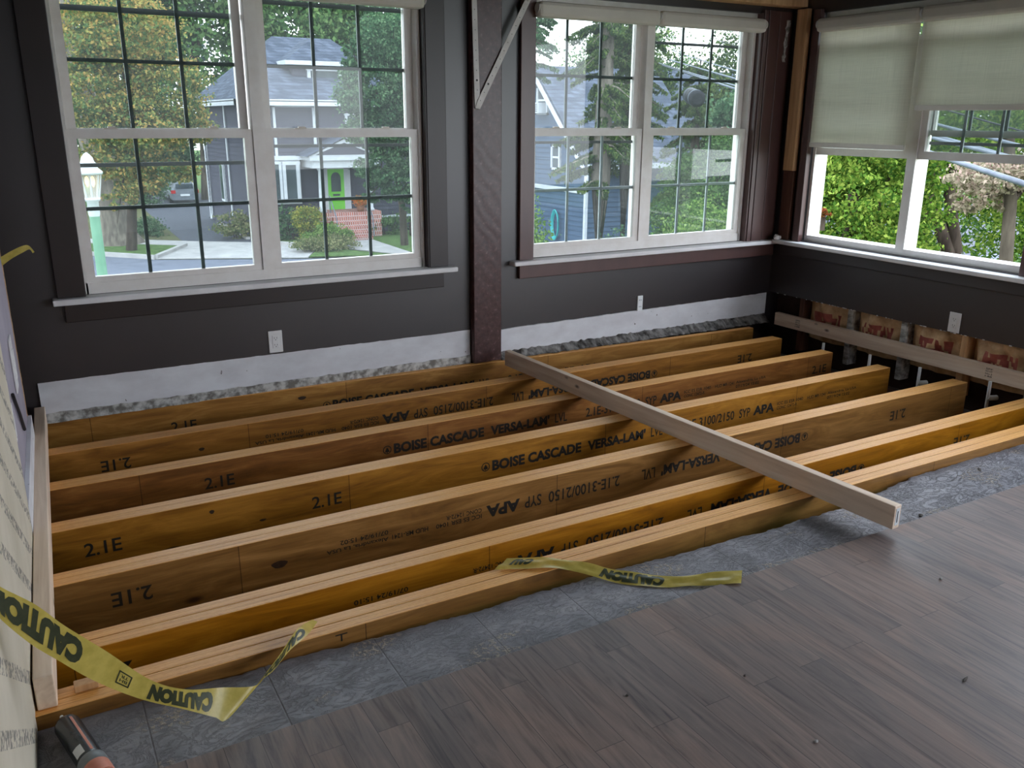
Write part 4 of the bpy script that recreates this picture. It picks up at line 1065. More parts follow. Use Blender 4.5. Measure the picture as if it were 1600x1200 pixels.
def house_window(parent, x0, x1, z0, z1, y, t=0.12, rails=(0.5,)):
    mb = MB()
    mb.box(x0, x0+t, y-0.1, y, z0, z1); mb.box(x1-t, x1, y-0.1, y, z0, z1); mb.box(x0, x1, y-0.1, y, z0, z0+t); mb.box(x0-0.04, x1+0.04, y-0.12, y, z1-t, z1)
    for r in rails: mb.box(x0+t, x1-t, y-0.08, y, z0+(z1-z0)*r-0.03, z0+(z1-z0)*r+0.03)
    w = mb.build('window', 'house_trim', parent)
    mb = MB(); mb.box(x0+t, x1-t, y-0.05, y-0.03, z0+t, z1-t); mb.build('pane', 'dark_glass', w)
    return w

# ---- grey house across the street
hs = empty('house', 'dark grey clapboard house with bright green front door and blue-grey roof', 'house', None, (10, 43, ZG))
def HB_(mb, name, m, parent=hs):
    o = mb.build(name, m, parent)
    if parent is hs: o.location = -Vector(hs.location)
    return o
mb = MB()
clap(mb, (10, 43), (18.4, 43), ZG+0.1, 2.2, 0.21, (0, -1)); clap(mb, (10, 53), (10, 43), ZG+0.1, 2.2, 0.21, (-1, 0)); clap(mb, (18.4, 43), (18.4, 53), ZG+0.1, 2.2, 0.21, (1, 0))
mb.box(10.02, 18.38, 43.02, 52.98, ZG-0.3, 2.2)
HB_(mb, 'wall', 'house_siding')
mb = MB()
for x, y in ((9.93, 42.93), (18.3, 42.93), (9.93, 52.9)): mb.box(x, x+0.18, y, y+0.18, ZG, 2.2)
mb.box(11.30, 11.42, 42.90, 43.0, -0.5, 2.0); mb.box(13.22, 13.36, 42.90, 43.0, 0.1, 2.0); mb.box(11.3, 13.36, 42.90, 43.0, 1.86, 2.02)
mb.box(15.2, 18.4, 42.9, 43.0, ZG+0.75, ZG+0.86)
HB_(mb, 'corner_trim', 'house_trim')
# hip roof
e0, e1, f0, f1 = 9.45, 18.95, 42.4, 53.6; ze = 2.2
A, B, C_, D_ = (e0, f0, ze), (e1, f0, ze), (e1, f1, ze), (e0, f1, ze); P, Q = (12.7, 47.4, 5.35), (15.8, 47.4, 5.35)
mb = MB(); mb.add([A, B, C_, D_, P, Q], [(0, 1, 5, 4), (1, 2, 5), (2, 3, 4, 5), (3, 0, 4)]); HB_(mb, 'roof', 'roof_shingle')
mb = MB(); mb.box(e0, e1, f0, f0+0.12, ze-0.28, ze+0.0); mb.box(e0, e0+0.12, f0, f1, ze-0.28, ze); mb.box(e1-0.12, e1, f0, f1, ze-0.28, ze); mb.box(e0, e1, f0, f1, ze-0.1, ze-0.06)
HB_(mb, 'eave', 'house_trim')
# dormer
mb = MB(); clap(mb, (12.75, 44.2), (15.6, 44.2), 2.75, 4.0, 0.2, (0, -1)); clap(mb, (12.75, 46.6), (12.75, 44.2), 2.75, 4.0, 0.2, (-1, 0)); mb.box(12.77, 15.58, 44.22, 47.2, 2.6, 4.0)
dm = HB_(mb, 'dormer', 'house_siding')
mb = MB(); mb.add([(12.3, 43.75, 4.0), (16.0, 43.75, 4.0), (16.0, 47.6, 4.05), (12.3, 47.6, 4.05), (14.1, 45.2, 5.15), (14.1, 47.3, 5.2)], [(0, 1, 4), (1, 2, 5, 4), (2, 3, 5), (3, 0, 4, 5)]); o = mb.build('dormer_roof', 'roof_shingle', dm)
mb = MB(); mb.box(12.3, 16.0, 43.7, 43.8, 3.82, 4.02); mb.box(12.28, 12.4, 43.75, 47.0, 3.82, 4.02); mb.box(12.3, 16, 43.75, 44.2, 3.98, 4.0); mb.build('dormer_eave', 'house_trim', dm)
house_window(dm, 13.45, 15.2, 2.72, 3.75, 44.17, 0.16)
# first floor bay windows and upper windows
bay = MB(); bay.box(10.6, 12.3, 42.4, 43.0, -2.62, -0.5); bay.box(10.5, 12.4, 42.3, 43, -0.55, -0.38); by = HB_(bay, 'bay', 'house_trim')
house_window(by, 10.62, 11.38, -2.55, -0.62, 42.4, 0.12, ()); house_window(by, 11.42, 12.24, -2.55, -0.62, 42.4, 0.16, ())
w_ = house_window(hs, 14.85, 15.7, 0.2, 1.6, 42.97); w_.location = -Vector(hs.location)
w_ = house_window(hs, 16.3, 17.5, 0.2, 1.6, 42.97); w_.location = -Vector(hs.location)
mb = MB(); mb.tube([(9.88, 52.0, 2.0), (9.88, 52.0, ZG+0.5), (9.75, 51.8, ZG+0.15)], 0.06, 8); mb.tube([(9.88, 46.8, 2.0), (9.88, 46.8, ZG+0.4)], 0.05, 8); HB_(mb, 'downspout', 'house_trim')
mb = MB(); mb.box(9.85, 9.98, 48.2, 49.0, -2.9, -0.9); sw = HB_(mb, 'window', 'house_trim'); mb = MB(); mb.box(9.83, 9.86, 48.32, 48.88, -2.78, -1.02); mb.build('pane', 'dark_glass', sw)
# porch: entablature with pediment, columns, floor
mb = MB(); mb.box(12.55, 15.9, 41.2, 43.0, -0.9, -0.55); mb.box(12.4, 16.0, 41.05, 43.0, -0.55, -0.38)
mb.add([(12.3, 41.05, -0.38), (15.95, 41.05, -0.38), (14.1, 41.05, 0.42), (12.3, 41.2, -0.38), (15.95, 41.2, -0.38), (14.1, 41.2, 0.42), (12.65, 41.04, -0.3), (15.6, 41.04, -0.3), (14.1, 41.04, 0.26)], [(0, 6, 8, 2), (2, 8, 7, 1), (0, 1, 7, 6), (3, 5, 4), (0, 2, 5, 3), (1, 4, 5, 2)])
pr = HB_(mb, 'porch', 'house_trim')
mb = MB(); mb.add([(12.6, 41.08, -0.32), (15.62, 41.08, -0.32), (14.1, 41.08, 0.28)], [(0, 1, 2)]); mb.build('tympanum', 'house_siding', pr)
mb = MB(); mb.add([(12.25, 40.95, -0.36), (14.1, 40.95, 0.5), (14.1, 43.0, 0.5), (12.25, 43.0, -0.36), (16.0, 40.95, -0.36), (16.0, 43.0, -0.36)], [(0, 1, 2, 3), (1, 4, 5, 2)]); mb.build('porch_roof', 'roof_shingle', pr)
for x in (13.02, 15.45):
    mb = MB(); mb.lathe([(0.0, 0), (0.2, 0), (0.2, 0.08), (0.15, 0.14), (0.145, 0.9), (0.12, 1.95), (0.17, 2.03), (0.17, 2.1), (0.0, 2.1)], (x, 41.5, -3.0), 16); mb.build('column', 'house_trim', pr)
mb = MB(); mb.box(12.7, 15.9, 41.2, 43.0, ZG, -3.02); HB_(mb, 'porch_floor', 'brick')
mb = MB()
for i in range(5): mb.box(13.35, 15.05, 41.2 - 0.2*(i+1), 41.25, ZG, -3.06 - 0.22*i - 0.16)
HB_(mb, 'steps', 'brick')
mb = MB(); mb.tube([(13.3, 41.2, -2.2), (13.3, 40.3, -3.2), (13.3, 40.2, -4.1)], 0.03, 6); mb.tube([(13.3, 41.2, -2.2), (13.3, 41.2, -3.0)], 0.03, 6); mb.tube([(15.1, 41.2, -2.2), (15.1, 40.3, -3.2), (15.1, 40.2, -4.1)], 0.03, 6); HB_(mb, 'handrail', 'cable_grey')
# door
mb = MB(); mb.box(13.55, 13.78, 42.85, 43, -3.1, -0.9); mb.box(14.62, 14.95, 42.85, 43, -3.1, -0.9); mb.box(13.55, 14.95, 42.85, 43, -1.05, -0.88); mb.box(13.5, 15.0, 42.8, 43, -3.2, -3.05)
df = HB_(mb, 'door_frame', 'house_trim')
mb = MB(); mb.box(13.78, 14.62, 42.86, 42.94, -3.05, -1.05); dr = mb.build('door', 'green_door', df); dr['label'] = 'bright green front door'
prof = [(13.95, 42.855, -2.15), (14.45, 42.855, -2.15)] + [(14.2 + 0.25*math.cos(a), 42.855, -1.5 + 0.3*math.sin(a)) for a in [math.pi*k/10 for k in range(11)]]
mb = MB(); mb.prism(prof, (0, 0.01, 0)); mb.box(14.02, 14.38, 42.85, 42.86, -2.36, -2.26); mb.build('door_glass', 'dark_glass', df)

# ---- blue house in the right window: gable wall faces left
bh = empty('house', 'blue clapboard house with a steep gable and window air conditioner', 'house', None, (20.5, 33.7, ZG))
def BB(mb, name, m, parent=bh):
    o = mb.build(name, m, parent)
    if parent is bh: o.location = -Vector(bh.location)
    return o
mb = MB()
ynear, yfar, yap, zap, zev = 29.9, 37.5, 33.7, 3.35, -0.2
clap(mb, (20.5, yfar), (20.5, ynear), ZG, zev, 0.2, (-1, 0)); clap(mb, (20.5, ynear), (26.5, ynear), ZG, zev, 0.2, (0, -1))
n = int((zap-zev)/0.2)
for i in range(n):
    z = zev + 0.2*i; f = 1 - (z+0.2-zev)/(zap-zev)
    if f > 0.02: clap(mb, (20.5, yap+(yfar-yap)*f), (20.5, yap+(ynear-yap)*f), z, z+0.2, 0.2, (-1, 0))
mb.prism([(20.52, ynear, ZG-0.2), (20.52, yfar, ZG-0.2), (20.52, yfar, zev), (20.52, yap, zap-0.05), (20.52, ynear, zev)], (6.0, 0, 0))
BB(mb, 'wall', 'blue_siding')
def rake(y, z): return Vector((20.05, y, z))
mb = MB()
for s, ye in ((1, 29.3), (-1, 38.1)):
    ze_ = zap - (zap-zev)*abs(ye-yap)/3.8
    a, b = Vector((20.1, yap, zap+0.08)), Vector((20.1, ye, ze_+0.08)); up = Vector((0, 0, 0.14))
    mb.add([a[:], b[:], (b+Vector((6.6, 0, 0)))[:], (a+Vector((6.6, 0, 0)))[:], (a+up)[:], (b+up)[:], (b+Vector((6.6, 0, 0.14)))[:], (a+Vector((6.6, 0, 0.14)))[:]], [(0, 1, 2, 3), (7, 6, 5, 4), (0, 4, 5, 1), (1, 5, 6, 2), (2, 6, 7, 3)])
BB(mb, 'roof', 'roof_shingle')
mb = MB()
for ye in (29.3, 38.1):
    ze_ = zap - (zap-zev)*abs(ye-yap)/3.8
    mb.prism([(20.06, yap, zap+0.05), (20.06, ye, ze_+0.05), (20.06, ye, ze_-0.2), (20.06, yap, zap-0.22)], (0.05, 0, 0))
mb.box(20.38, 20.5, 29.86, 30.0, ZG, zev); mb.box(20.4, 20.5, 29.9, 37.5, -1.55, -1.38); mb.box(20.1, 26.6, 29.26, 29.36, -0.55, -0.35)
BB(mb, 'white_trim', 'house_trim')
def side_window(y0, y1, z0, z1, parent=bh):
    mb = MB(); x = 20.5
    mb.box(x-0.12, x, y0, y0+0.1, z0, z1); mb.box(x-0.12, x, y1-0.1, y1, z0, z1); mb.box(x-0.12, x, y0, y1, z0, z0+0.1); mb.box(x-0.12, x, y0, y1, z1-0.1, z1); mb.box(x-0.1, x, y0, y1, (z0+z1)/2-0.04, (z0+z1)/2+0.04)
    w = BB(mb, 'window', 'house_trim'); mb = MB(); mb.box(x-0.07, x-0.05, y0+0.1, y1-0.1, z0+0.1, z1-0.1); mb.build('pane', 'dark_glass', w); return w
side_window(32.95, 33.85, 1.55, 2.75); side_window(31.9, 32.6, -0.7, 0.35)
ac = MB(); ac.box(20.0, 20.5, 33.05, 33.75, 1.62, 2.05); a_ = BB(ac, 'air_conditioner', 'house_trim'); mb = MB()
for q in range(5): mb.box(19.985, 20.0, 33.12, 33.68, 1.68+q*0.07, 1.71+q*0.07)
mb.build('grille', 'cable_grey', a_)
# coiled hose on the wall
mb = MB()
for k in range(4):
    r = 0.42 + 0.03*k
    mb.tube([(20.36 - 0.025*k, 32.05 + 0.55*r*math.cos(a), -3.0 + 1.25*r*math.sin(a)) for a in [2*math.pi*i/28 for i in range(29)]], 0.03, 6, caps=False)
tag(mb.build('garden_hose', 'hose_teal'), 'coiled teal garden hose hanging on the blue house wall', 'hose')

# a second, paler house farther right
h3 = empty('house', 'pale blue-roofed house half hidden by trees behind the canister', 'house', None, (30, 36, ZG))
mb = MB(); clap(mb, (33.5, 42), (43, 42), ZG, 0.2, 0.25, (0, -1)); mb.box(33.52, 43, 42.02, 50, ZG-0.2, 0.2); o = mb.build('wall', 'blue_siding', h3); o.location = -Vector(h3.location)
mb = MB(); mb.add([(33, 41.5, 0.2), (43.5, 41.5, 0.2), (43.5, 50.5, 0.2), (33, 50.5, 0.2), (35, 46, 4.4), (43, 46, 4.4)], [(0, 1, 5, 4), (1, 2, 5), (2, 3, 4, 5), (3, 0, 4)]); o = mb.build('roof', 'roof_shingle', h3); o.location = -Vector(h3.location)

# ---- car in the driveway
cr_ = empty('car', 'silver car parked at the far end of the driveway', 'car', None, (10.35, 63.5, ZG+0.03))
prof = [(-0.92, 0.35), (-0.94, 0.75), (-0.9, 0.95), (-0.72, 1.02), (-0.6, 1.45), (0.6, 1.45), (0.72, 1.02), (0.9, 0.95), (0.94, 0.75), (0.92, 0.35), (0.85, 0.25), (-0.85, 0.25)]
mb = MB(); secs = [(0.0, 0.92, 0.92), (0.15, 1.0, 1.0), (1.6, 1.0, 1.03), (3.0, 1.0, 1.0), (3.4, 1.0, 0.8), (4.4, 0.92, 0.72)]
v = []; fs = []; k = len(prof)
for y, sx_, sz_ in secs: v += [(x*sx_, y, z*sz_) for x, z in prof]
for i in range(len(secs)-1):
    for q in range(k): fs.append((i*k+q, i*k+(q+1) % k, (i+1)*k+(q+1) % k, (i+1)*k+q))
fs += [tuple(range(k)), tuple(range((len(secs)-1)*k, len(secs)*k))[::-1]]
mb.add(v, fs); mb.build('body', 'car_silver', cr_)
mb = MB(); mb.box(-0.55, 0.55, -0.02, 0.05, 0.98, 1.3); mb.build('rear_window', 'dark_glass', cr_)
for s in (-1, 1):
    mb = MB(); mb.box(s*0.6, s*0.9, -0.04, 0.1, 0.68, 0.9); mb.build('tail_light', 'tail_red', cr_)
    for y in (0.8, 3.5):
        mb = MB(); mb.tube([(s*0.72, y, 0.32), (s*0.93, y, 0.32)], 0.32, 16); mb.build('wheel', 'tyre', cr_)
mb = MB(); mb.box(-0.3, 0.3, -0.05, 0.02, 0.5, 0.63); mb.build('licence_plate', 'label_white', cr_)

# ---- street lantern near the window
lp = empty('street_lamp', 'white lantern with glowing bulb on a green post outside the left window', 'lamp post', None, (0.79, 10.97, ZG))
zz = -ZG
mb = MB(); mb.tube([(0, 0, 0), (0, 0, 0.3), (0, 0, 0.5), (0, 0, zz+0.33)], [0.12, 0.11, 0.062, 0.055], 16); mb.build('post', 'post_green', lp)
mb = MB(); mb.lathe([(0.056, zz+0.30), (0.062, zz+0.33), (0.062, zz+0.46), (0.085, zz+0.48), (0.085, zz+0.5), (0, zz+0.5)], (0, 0, 0), 16); mb.build('collar', 'house_trim', lp)
mb = MB(); mb.lathe([(0.075, zz+0.5), (0.12, zz+0.76)], (0, 0, 0), 8, 0, False); mb.build('lantern_pane', 'lantern_glass', lp)
mb = MB()
for a in range(8):
    c, s = math.cos(math.pi/4*a), math.sin(math.pi/4*a); mb.tube([(0.077*c, 0.077*s, zz+0.5), (0.122*c, 0.122*s, zz+0.76)], 0.006, 5)
mb.build('lantern_frame', 'house_trim', lp)
mb = MB(); mb.lathe([(0.0, zz+0.76), (0.14, zz+0.76), (0.145, zz+0.79), (0.10, zz+0.83), (0.095, zz+0.87), (0.07, zz+0.90), (0.06, zz+0.94), (0.03, zz+0.98), (0.0, zz+1.0)], (0, 0, 0), 16); mb.build('cap', 'house_trim', lp)
for s in (-1, 1):
    mb = MB(); mb.lathe([(0.004, 0.62), (0.02, 0.66), (0.024, 0.69), (0.014, 0.73), (0.0, 0.745)], (s*0.03, 0, zz), 10); mb.build('bulb', 'lamp_glow', lp)

# ------------------------------------------------------------------ plants
def leaf_object(name, centers, size, mat, parent=None, loc=(0, 0, 0), seed=0, droop=0.0, aspect=0.6):
    """one mesh of small separate leaves at the given points"""
    rs = np.random.RandomState(seed); n = len(centers)
    a = rs.normal(size=(n, 3)); a[:, 2] -= droop; a /= np.linalg.norm(a, axis=1)[:, None]
    b = rs.normal(size=(n, 3)); b -= (b*a).sum(1)[:, None]*a; b /= np.linalg.norm(b, axis=1)[:, None]
    s = (size*(0.6 + 0.8*rs.rand(n)))[:, None]
    c = np.asarray(centers)
    nn = np.cross(a, b)*s*0.12
    V = np.stack([c - a*s*0.5, c + b*s*0.5*aspect + nn, c + a*s*0.5, c - b*s*0.5*aspect + nn], 1).reshape(-1, 3)
    me = bpy.data.meshes.new(name); me.vertices.add(4*n); me.loops.add(4*n); me.polygons.add(n)
    me.vertices.foreach_set('co', V.astype(np.float32).ravel()); me.loops.foreach_set('vertex_index', np.arange(4*n, dtype=np.int32))
    me.polygons.foreach_set('loop_start', np.arange(0, 4*n, 4, dtype=np.int32))
    me.update(calc_edges=True); me.materials.append(MATS[mat])
    return link(name, me, parent, loc)

def crown_points(blobs, n, seed, clump=0.55, shell=0.55):
    rs = np.random.RandomState(seed); vol = np.array([b[3]*b[4]*b[5] for b in blobs])**0.7; vol = vol/vol.sum(); out = []
    for b, f in zip(blobs, vol):
        m = max(60, int(n*f)); per = 55; k = max(4, m//per)
        d = rs.normal(size=(k, 3)); d /= np.linalg.norm(d, axis=1)[:, None]
        r = shell + (1-shell)*rs.rand(k)**0.6
        cc = np.array(b[:3]) + d*r[:, None]*np.array(b[3:6])
        o = rs.normal(size=(k, per, 3))*clump*np.array([1, 1, 0.5])*np.mean(b[3:6])*0.22*(0.6+0.8*rs.rand(k))[:, None, None]
        out.append((cc[:, None, :] + o).reshape(-1, 3))
    return np.concatenate(out)

def tree(name, label, base, trunk, blobs, n, size, leaf, bark='bark', group=None, seed=0, clump=0.55, limbs=True, cat='tree', droop=0.2):
    o = empty(name, label, cat, group, base); bs = Vector(base)
    mb = MB(); rnd = random.Random(seed)
    pts = [Vector(p) - bs for p, r in trunk]; mb.tube(pts, [r for p, r in trunk], 10)
    if limbs:
        top = pts[-1]; rt_ = trunk[-1][1]
        for i, b in enumerate(blobs):
            c = Vector(b[:3]) - bs; st = pts[max(0, len(pts)-1-(i % 2))]
            midp = st.lerp(c, 0.5) + Vector((rnd.uniform(-.3, .3), rnd.uniform(-.3, .3), rnd.uniform(-0.2, .4)))
            mb.tube([st, midp, c, c + (c-midp)*0.5], [rt_*0.8, rt_*0.5, rt_*0.25, rt_*0.08], 6)
    mb.build('trunk', bark, o)
    P = crown_points(blobs, n, seed, clump) - np.array(base)
    leaf_object('foliage', P, size, leaf, o, seed=seed, droop=droop)
    return o

def bush(name, label, c, r, n, size, leaf, seed, group=None, cat='bush', stems=5):
    o = empty(name, label, cat, group, (c[0], c[1], c[2]-r[2])); o['kind'] = 'thing'; rnd = random.Random(seed); mb = MB()
    for i in range(stems):
        a = rnd.uniform(0, 6.28); q = rnd.uniform(0.2, 0.8)
        mb.tube([(0.1*math.cos(a)*r[0], 0.1*math.sin(a)*r[1], -0.1), (q*math.cos(a)*r[0]*0.6, q*math.sin(a)*r[1]*0.6, r[2]*0.8), (q*math.cos(a)*r[0], q*math.sin(a)*r[1], r[2]*1.5)], [0.03, 0.02, 0.008], 5)
    mb.build('stems', 'bark_dark', o)
    rs = np.random.RandomState(seed); bl = [(0, 0, r[2], r[0], r[1], r[2])] + [(rnd.uniform(-.6, .6)*r[0], rnd.uniform(-.6, .6)*r[1], r[2]*rnd.uniform(0.8, 1.4), r[0]*.5, r[1]*.5, r[2]*.5) for _ in range(4)]
    leaf_object('foliage', crown_points(bl, n, seed, 0.8, 0.35), size, leaf, o, seed=seed, droop=-0.2)
    return o

def conifer(name, label, base, h0, h1, rad, n, leaf, bark, seed, group=None, tr=0.22):
    """tapering tiers of drooping boughs from h0 to h1 above the base"""
    o = empty(name, label, 'tree', group, base); rs = np.random.RandomState(seed); mb = MB()
    mb.tube([(0, 0, -0.3), (0, 0, h0), (0.1, 0, h1*0.75), (0.1, 0, h1)], [tr*1.2, tr, tr*0.5, 0.03], 10)
    pts = []; nb = int((h1-h0)/0.2)
    for i in range(nb):
        z = h0 + (h1-h0)*(i+rs.rand())/nb; f = 1 - ((z-h0)/(h1-h0))**1.3
        for q in range(rs.randint(2, 5)):
            a = rs.rand()*6.283; L = rad*(0.35 + 0.65*f)*(0.6 + 0.5*rs.rand())
            dr_ = -0.18 - 0.25*rs.rand()
            e = np.array([math.cos(a)*L, math.sin(a)*L, dr_*L])
            mb.tube([(0, 0, z), tuple(np.array([0, 0, z]) + e*0.5 + np.array([0, 0, 0.08*L])), tuple(np.array([0, 0, z]) + e)], [0.045, 0.03, 0.008], 4, caps=False)
            k = max(8, int(n/nb/3.0)); t = rs.rand(k)**0.7
            w = (0.10 + 0.24*t*(1.15-t))*L
            side = np.array([-math.sin(a), math.cos(a), 0])
            p = np.array([0, 0, z]) + t[:, None]*e + np.array([0, 0, 0.12*L])*(t*(1-t)*3)[:, None] + side*(rs.uniform(-1, 1, k)*w)[:, None]
            p[:, 2] -= np.abs(rs.normal(size=k))*0.22*w + 0.02
            pts.append(p)
    mb.build('trunk', bark, o)
    leaf_object('foliage', np.concatenate(pts), 0.12, leaf, o, seed=seed, droop=0.9, aspect=0.35)
    return o

TG = 'tall trees beyond the houses'
# left window
tree('maple_tree', 'maple turning orange and yellow in front of the driveway, left window', (4.3, 41.9, ZG), [((4.3, 41.9, ZG-0.2), 0.24), ((4.5, 41.5, -2.5), 0.2), ((4.8, 40.6, -0.6), 0.15), ((5.0, 40.0, 1.0), 0.1)],
     [(4.6, 40.2, 4.6, 2.3, 2.0, 1.4), (3.4, 40.2, 2.2, 1.7, 1.8, 1.5), (6.3, 40.0, 2.4, 1.6, 1.6, 1.5), (5.0, 39.6, 1.0, 2.0, 1.8, 1.2), (6.9, 40.3, 0.9, 1.2, 1.4, 0.7), (3.9, 40.0, -0.3, 1.4, 1.4, 0.8), (5.9, 39.8, -0.7, 1.2, 1.3, 0.6), (4.7, 39.8, -1.3, 1.0, 1.2, 0.5), (3.9, 39.8, -2.0, 0.6, 0.8, 0.4)], 46000, 0.15, 'leaf_maple', 'bark_dark', seed=3, clump=0.6)
tree('oak_tree', 'old tree with a massive grey leaning trunk behind the maple', (3.95, 44.5, ZG), [((4.1, 44.5, ZG-0.2), 1.25), ((3.98, 44.5, -3.7), 0.85), ((3.85, 44.5, -1.5), 0.7), ((3.45, 44.4, 1.5), 0.62), ((2.9, 44.4, 5.0), 0.5), ((2.8, 44.4, 8), 0.4)],
     [(2.5, 46, 10, 4, 3, 2.4), (-1, 46, 8, 3, 3, 2.5), (5.5, 47.5, 9.5, 3, 2.5, 2.0)], 7000, 0.3, 'leaf_green', 'bark_grey', seed=4)
BG = [((12.2, 66, ZG), (12.5, 66, 7.0, 5.0, 4, 6.0), 'leaf_green', 'tall green tree behind the grey house, left of its roof'),
      ((20.0, 66, ZG), (20.0, 66, 7.5, 5.0, 4, 5.0), 'leaf_green', 'tall green tree directly behind the grey house roof'),
      ((28.0, 66, ZG), (27.5, 66, 7.5, 4.5, 4, 6.5), 'leaf_deep', 'tall dark tree behind the right end of the grey house'),
      ((9.0, 74, ZG), (9.0, 74, 8.0, 5.5, 4, 8.0), 'leaf_blue', 'bluish tree far behind the driveway'),
      ((1.0, 70, ZG), (1.0, 70, 5.0, 6, 4, 8.5), 'leaf_deep', 'dark tree far behind the maple at the left window edge'),
      ((8.8, 78, ZG), (8.8, 76, -1.5, 4, 3, 3.0), 'leaf_deep', 'low dark thicket closing the end of the driveway')]
for k, (base, b, leaf, lab) in enumerate(BG):
    rnd = random.Random(k+50); bl = [b] + [(b[0]+rnd.uniform(-.8, .8)*b[3], b[1]+rnd.uniform(-.5, .3)*b[4], b[2]+rnd.uniform(-.7, .7)*b[5], b[3]*.45, b[4]*.45, b[5]*.4) for _ in range(6)]
    tree('tall_tree', lab, base, [((base[0], base[1], ZG-.3), 0.4), ((base[0], base[1], b[2]-b[5]*0.5), 0.3), ((b[0], b[1], b[2]), 0.2)], bl, 20000, 0.36, leaf, 'bark', TG, seed=60+k, clump=0.8)
tree('garden_tree', 'broad green tree in front of the right half of the grey house', (15.6, 37.6, ZG), [((15.6, 37.6, ZG-.2), 0.2), ((15.5, 37.5, -2.5), 0.16), ((14.9, 36.8, -0.5), 0.13), ((14.2, 36.0, 1.5), 0.1)],
     [(13.6, 35.6, 2.6, 1.3, 1.5, 1.5), (14.6, 35.8, 4.3, 1.5, 1.6, 1.4), (12.6, 35.4, 2.4, 0.7, 1.0, 0.8), (15.2, 35.6, 2.2, 1.3, 1.5, 1.7), (13.7, 35.8, 0.9, 1.3, 1.4, 0.8), (15.0, 35.6, 0.2, 1.2, 1.3, 1.1), (13.9, 35.8, -0.6, 1.0, 1.2, 0.7), (14.9, 35.7, -1.3, 1.1, 1.3, 0.8), (12.8, 35.5, 3.8, 0.6, 0.9, 0.5), (13.6, 36, -1.6, 0.45, 0.8, 0.5), (12.7, 35.6, 0.9, 0.5, 0.8, 0.4), (15.2, 35.7, -2.2, 0.6, 0.7, 0.35)], 44000, 0.14, 'leaf_deep', 'bark', seed=7, clump=0.6)
bush('hydrangea_bush', 'yellow-green flowering bush beside the grey house bay window', (12.2, 41.2, -3.4), (0.75, 0.7, 0.8), 7000, 0.09, 'leaf_yellow', 1, 'bushes around the grey house')
bush('shrub', 'dark green shrub left of the brick steps', (11.5, 42.0, -3.5), (0.9, 0.6, 0.8), 1800, 0.13, 'leaf_deep', 2, 'bushes around the grey house')
bush('shrub', 'small leafy shrub at the foot of the brick steps', (13.0, 41.0, -3.8), (0.55, 0.6, 0.5), 1400, 0.12, 'leaf_hedge', 3, 'bushes around the grey house')
bush('ground_cover', 'low spreading plants between the driveway and the garden path', (11.9, 37.9, -4.0), (1.5, 1.0, 0.32), 7000, 0.09, 'leaf_straw', 4, 'bushes around the grey house')
bush('ground_cover', 'taller loose plants in the middle of the front garden bed', (12.6, 39.3, -3.85), (1.1, 0.9, 0.55), 6000, 0.1, 'leaf_hedge', 5, 'bushes around the grey house')
bush('shrub', 'rounded green shrub right of the brick steps', (16.4, 41.6, -3.75), (1.2, 0.8, 0.6), 2600, 0.12, 'leaf_green', 6, 'bushes around the grey house')
bush('ornamental_grass', 'tuft of straw-tipped ornamental grass at the driveway corner of the house', (9.35, 43.6, -3.7), (1.0, 0.7, 0.7), 2600, 0.16, 'leaf_straw', 7, 'bushes around the grey house')
bush('ivy_bank', 'ivy-covered bank beside the driveway by the massive trunk', (5.75, 47.6, -4.0), (0.8, 1.6, 0.5), 3000, 0.12, 'leaf_deep', 8, 'bushes around the grey house')
bush('shrub', 'dark tangled shrub at the far end of the driveway beside the silver car', (7.6, 62.0, -3.1), (1.5, 0.9, 1.1), 5000, 0.16, 'leaf_deep', 9, 'bushes around the grey house')
pm = empty('flower_pot', 'pot of orange flowers on the top porch step', 'flower pot', None, (14.9, 41.4, -3.02))
mb = MB(); mb.lathe([(0.0, 0), (0.16, 0), (0.22, 0.3), (0.2, 0.3), (0.19, 0.26), (0, 0.26)], (0, 0, 0), 14); mb.build('pot', 'terracotta', pm)
rs = np.random.RandomState(3); q = rs.normal(size=(500, 3)); q /= np.linalg.norm(q, axis=1)[:, None]; leaf_object('flowers', q*np.array([.42, .42, .3])*rs.rand(500, 1)**.4 + np.array([0, 0, .5]), 0.1, 'leaf_orange', pm, seed=1)
mb = MB(); mb.lathe([(0, 0), (0.42, 0), (0.45, 0.1), (0.45, 0.62), (0.4, 0.66), (0, 0.66)], (17.6, 40.6, ZG+0.05), 18); tag(mb.build('planter_barrel', 'bark_dark'), 'dark round tub on the lawn at the right edge of the left window', 'tub')

# right window
conifer('spruce_tree', 'tall drooping spruce in the middle of the right back window', (13.85, 19.6, ZG), 4.1, 13, 1.35, 42000, 'leaf_conifer', 'bark_grey', 11, None, 0.27)
bl = []
conifer('spruce_tree', 'dark-trunked spruce just right of the tall drooping spruce', (15.4, 20.6, ZG), 4.9, 12.0, 1.4, 22000, 'leaf_conifer', 'bark_dark', 12)
conifer('spruce_tree', 'spruce behind the cable canister in the right half of the right back window', (18.2, 21.0, ZG), 2.2, 7.4, 1.6, 22000, 'leaf_conifer', 'bark_dark', 13)
conifer('spruce_tree', 'wide low spruce by the right edge of the right back window', (20.4, 20.4, ZG), 1.8, 7.2, 1.7, 22000, 'leaf_conifer', 'bark_dark', 14)
conifer('spruce_tree', 'dark evergreen at the upper left corner of the right back window', (14.9, 25.2, ZG), 6.8, 12, 1.1, 16000, 'leaf_deep', 'bark_dark', 15)
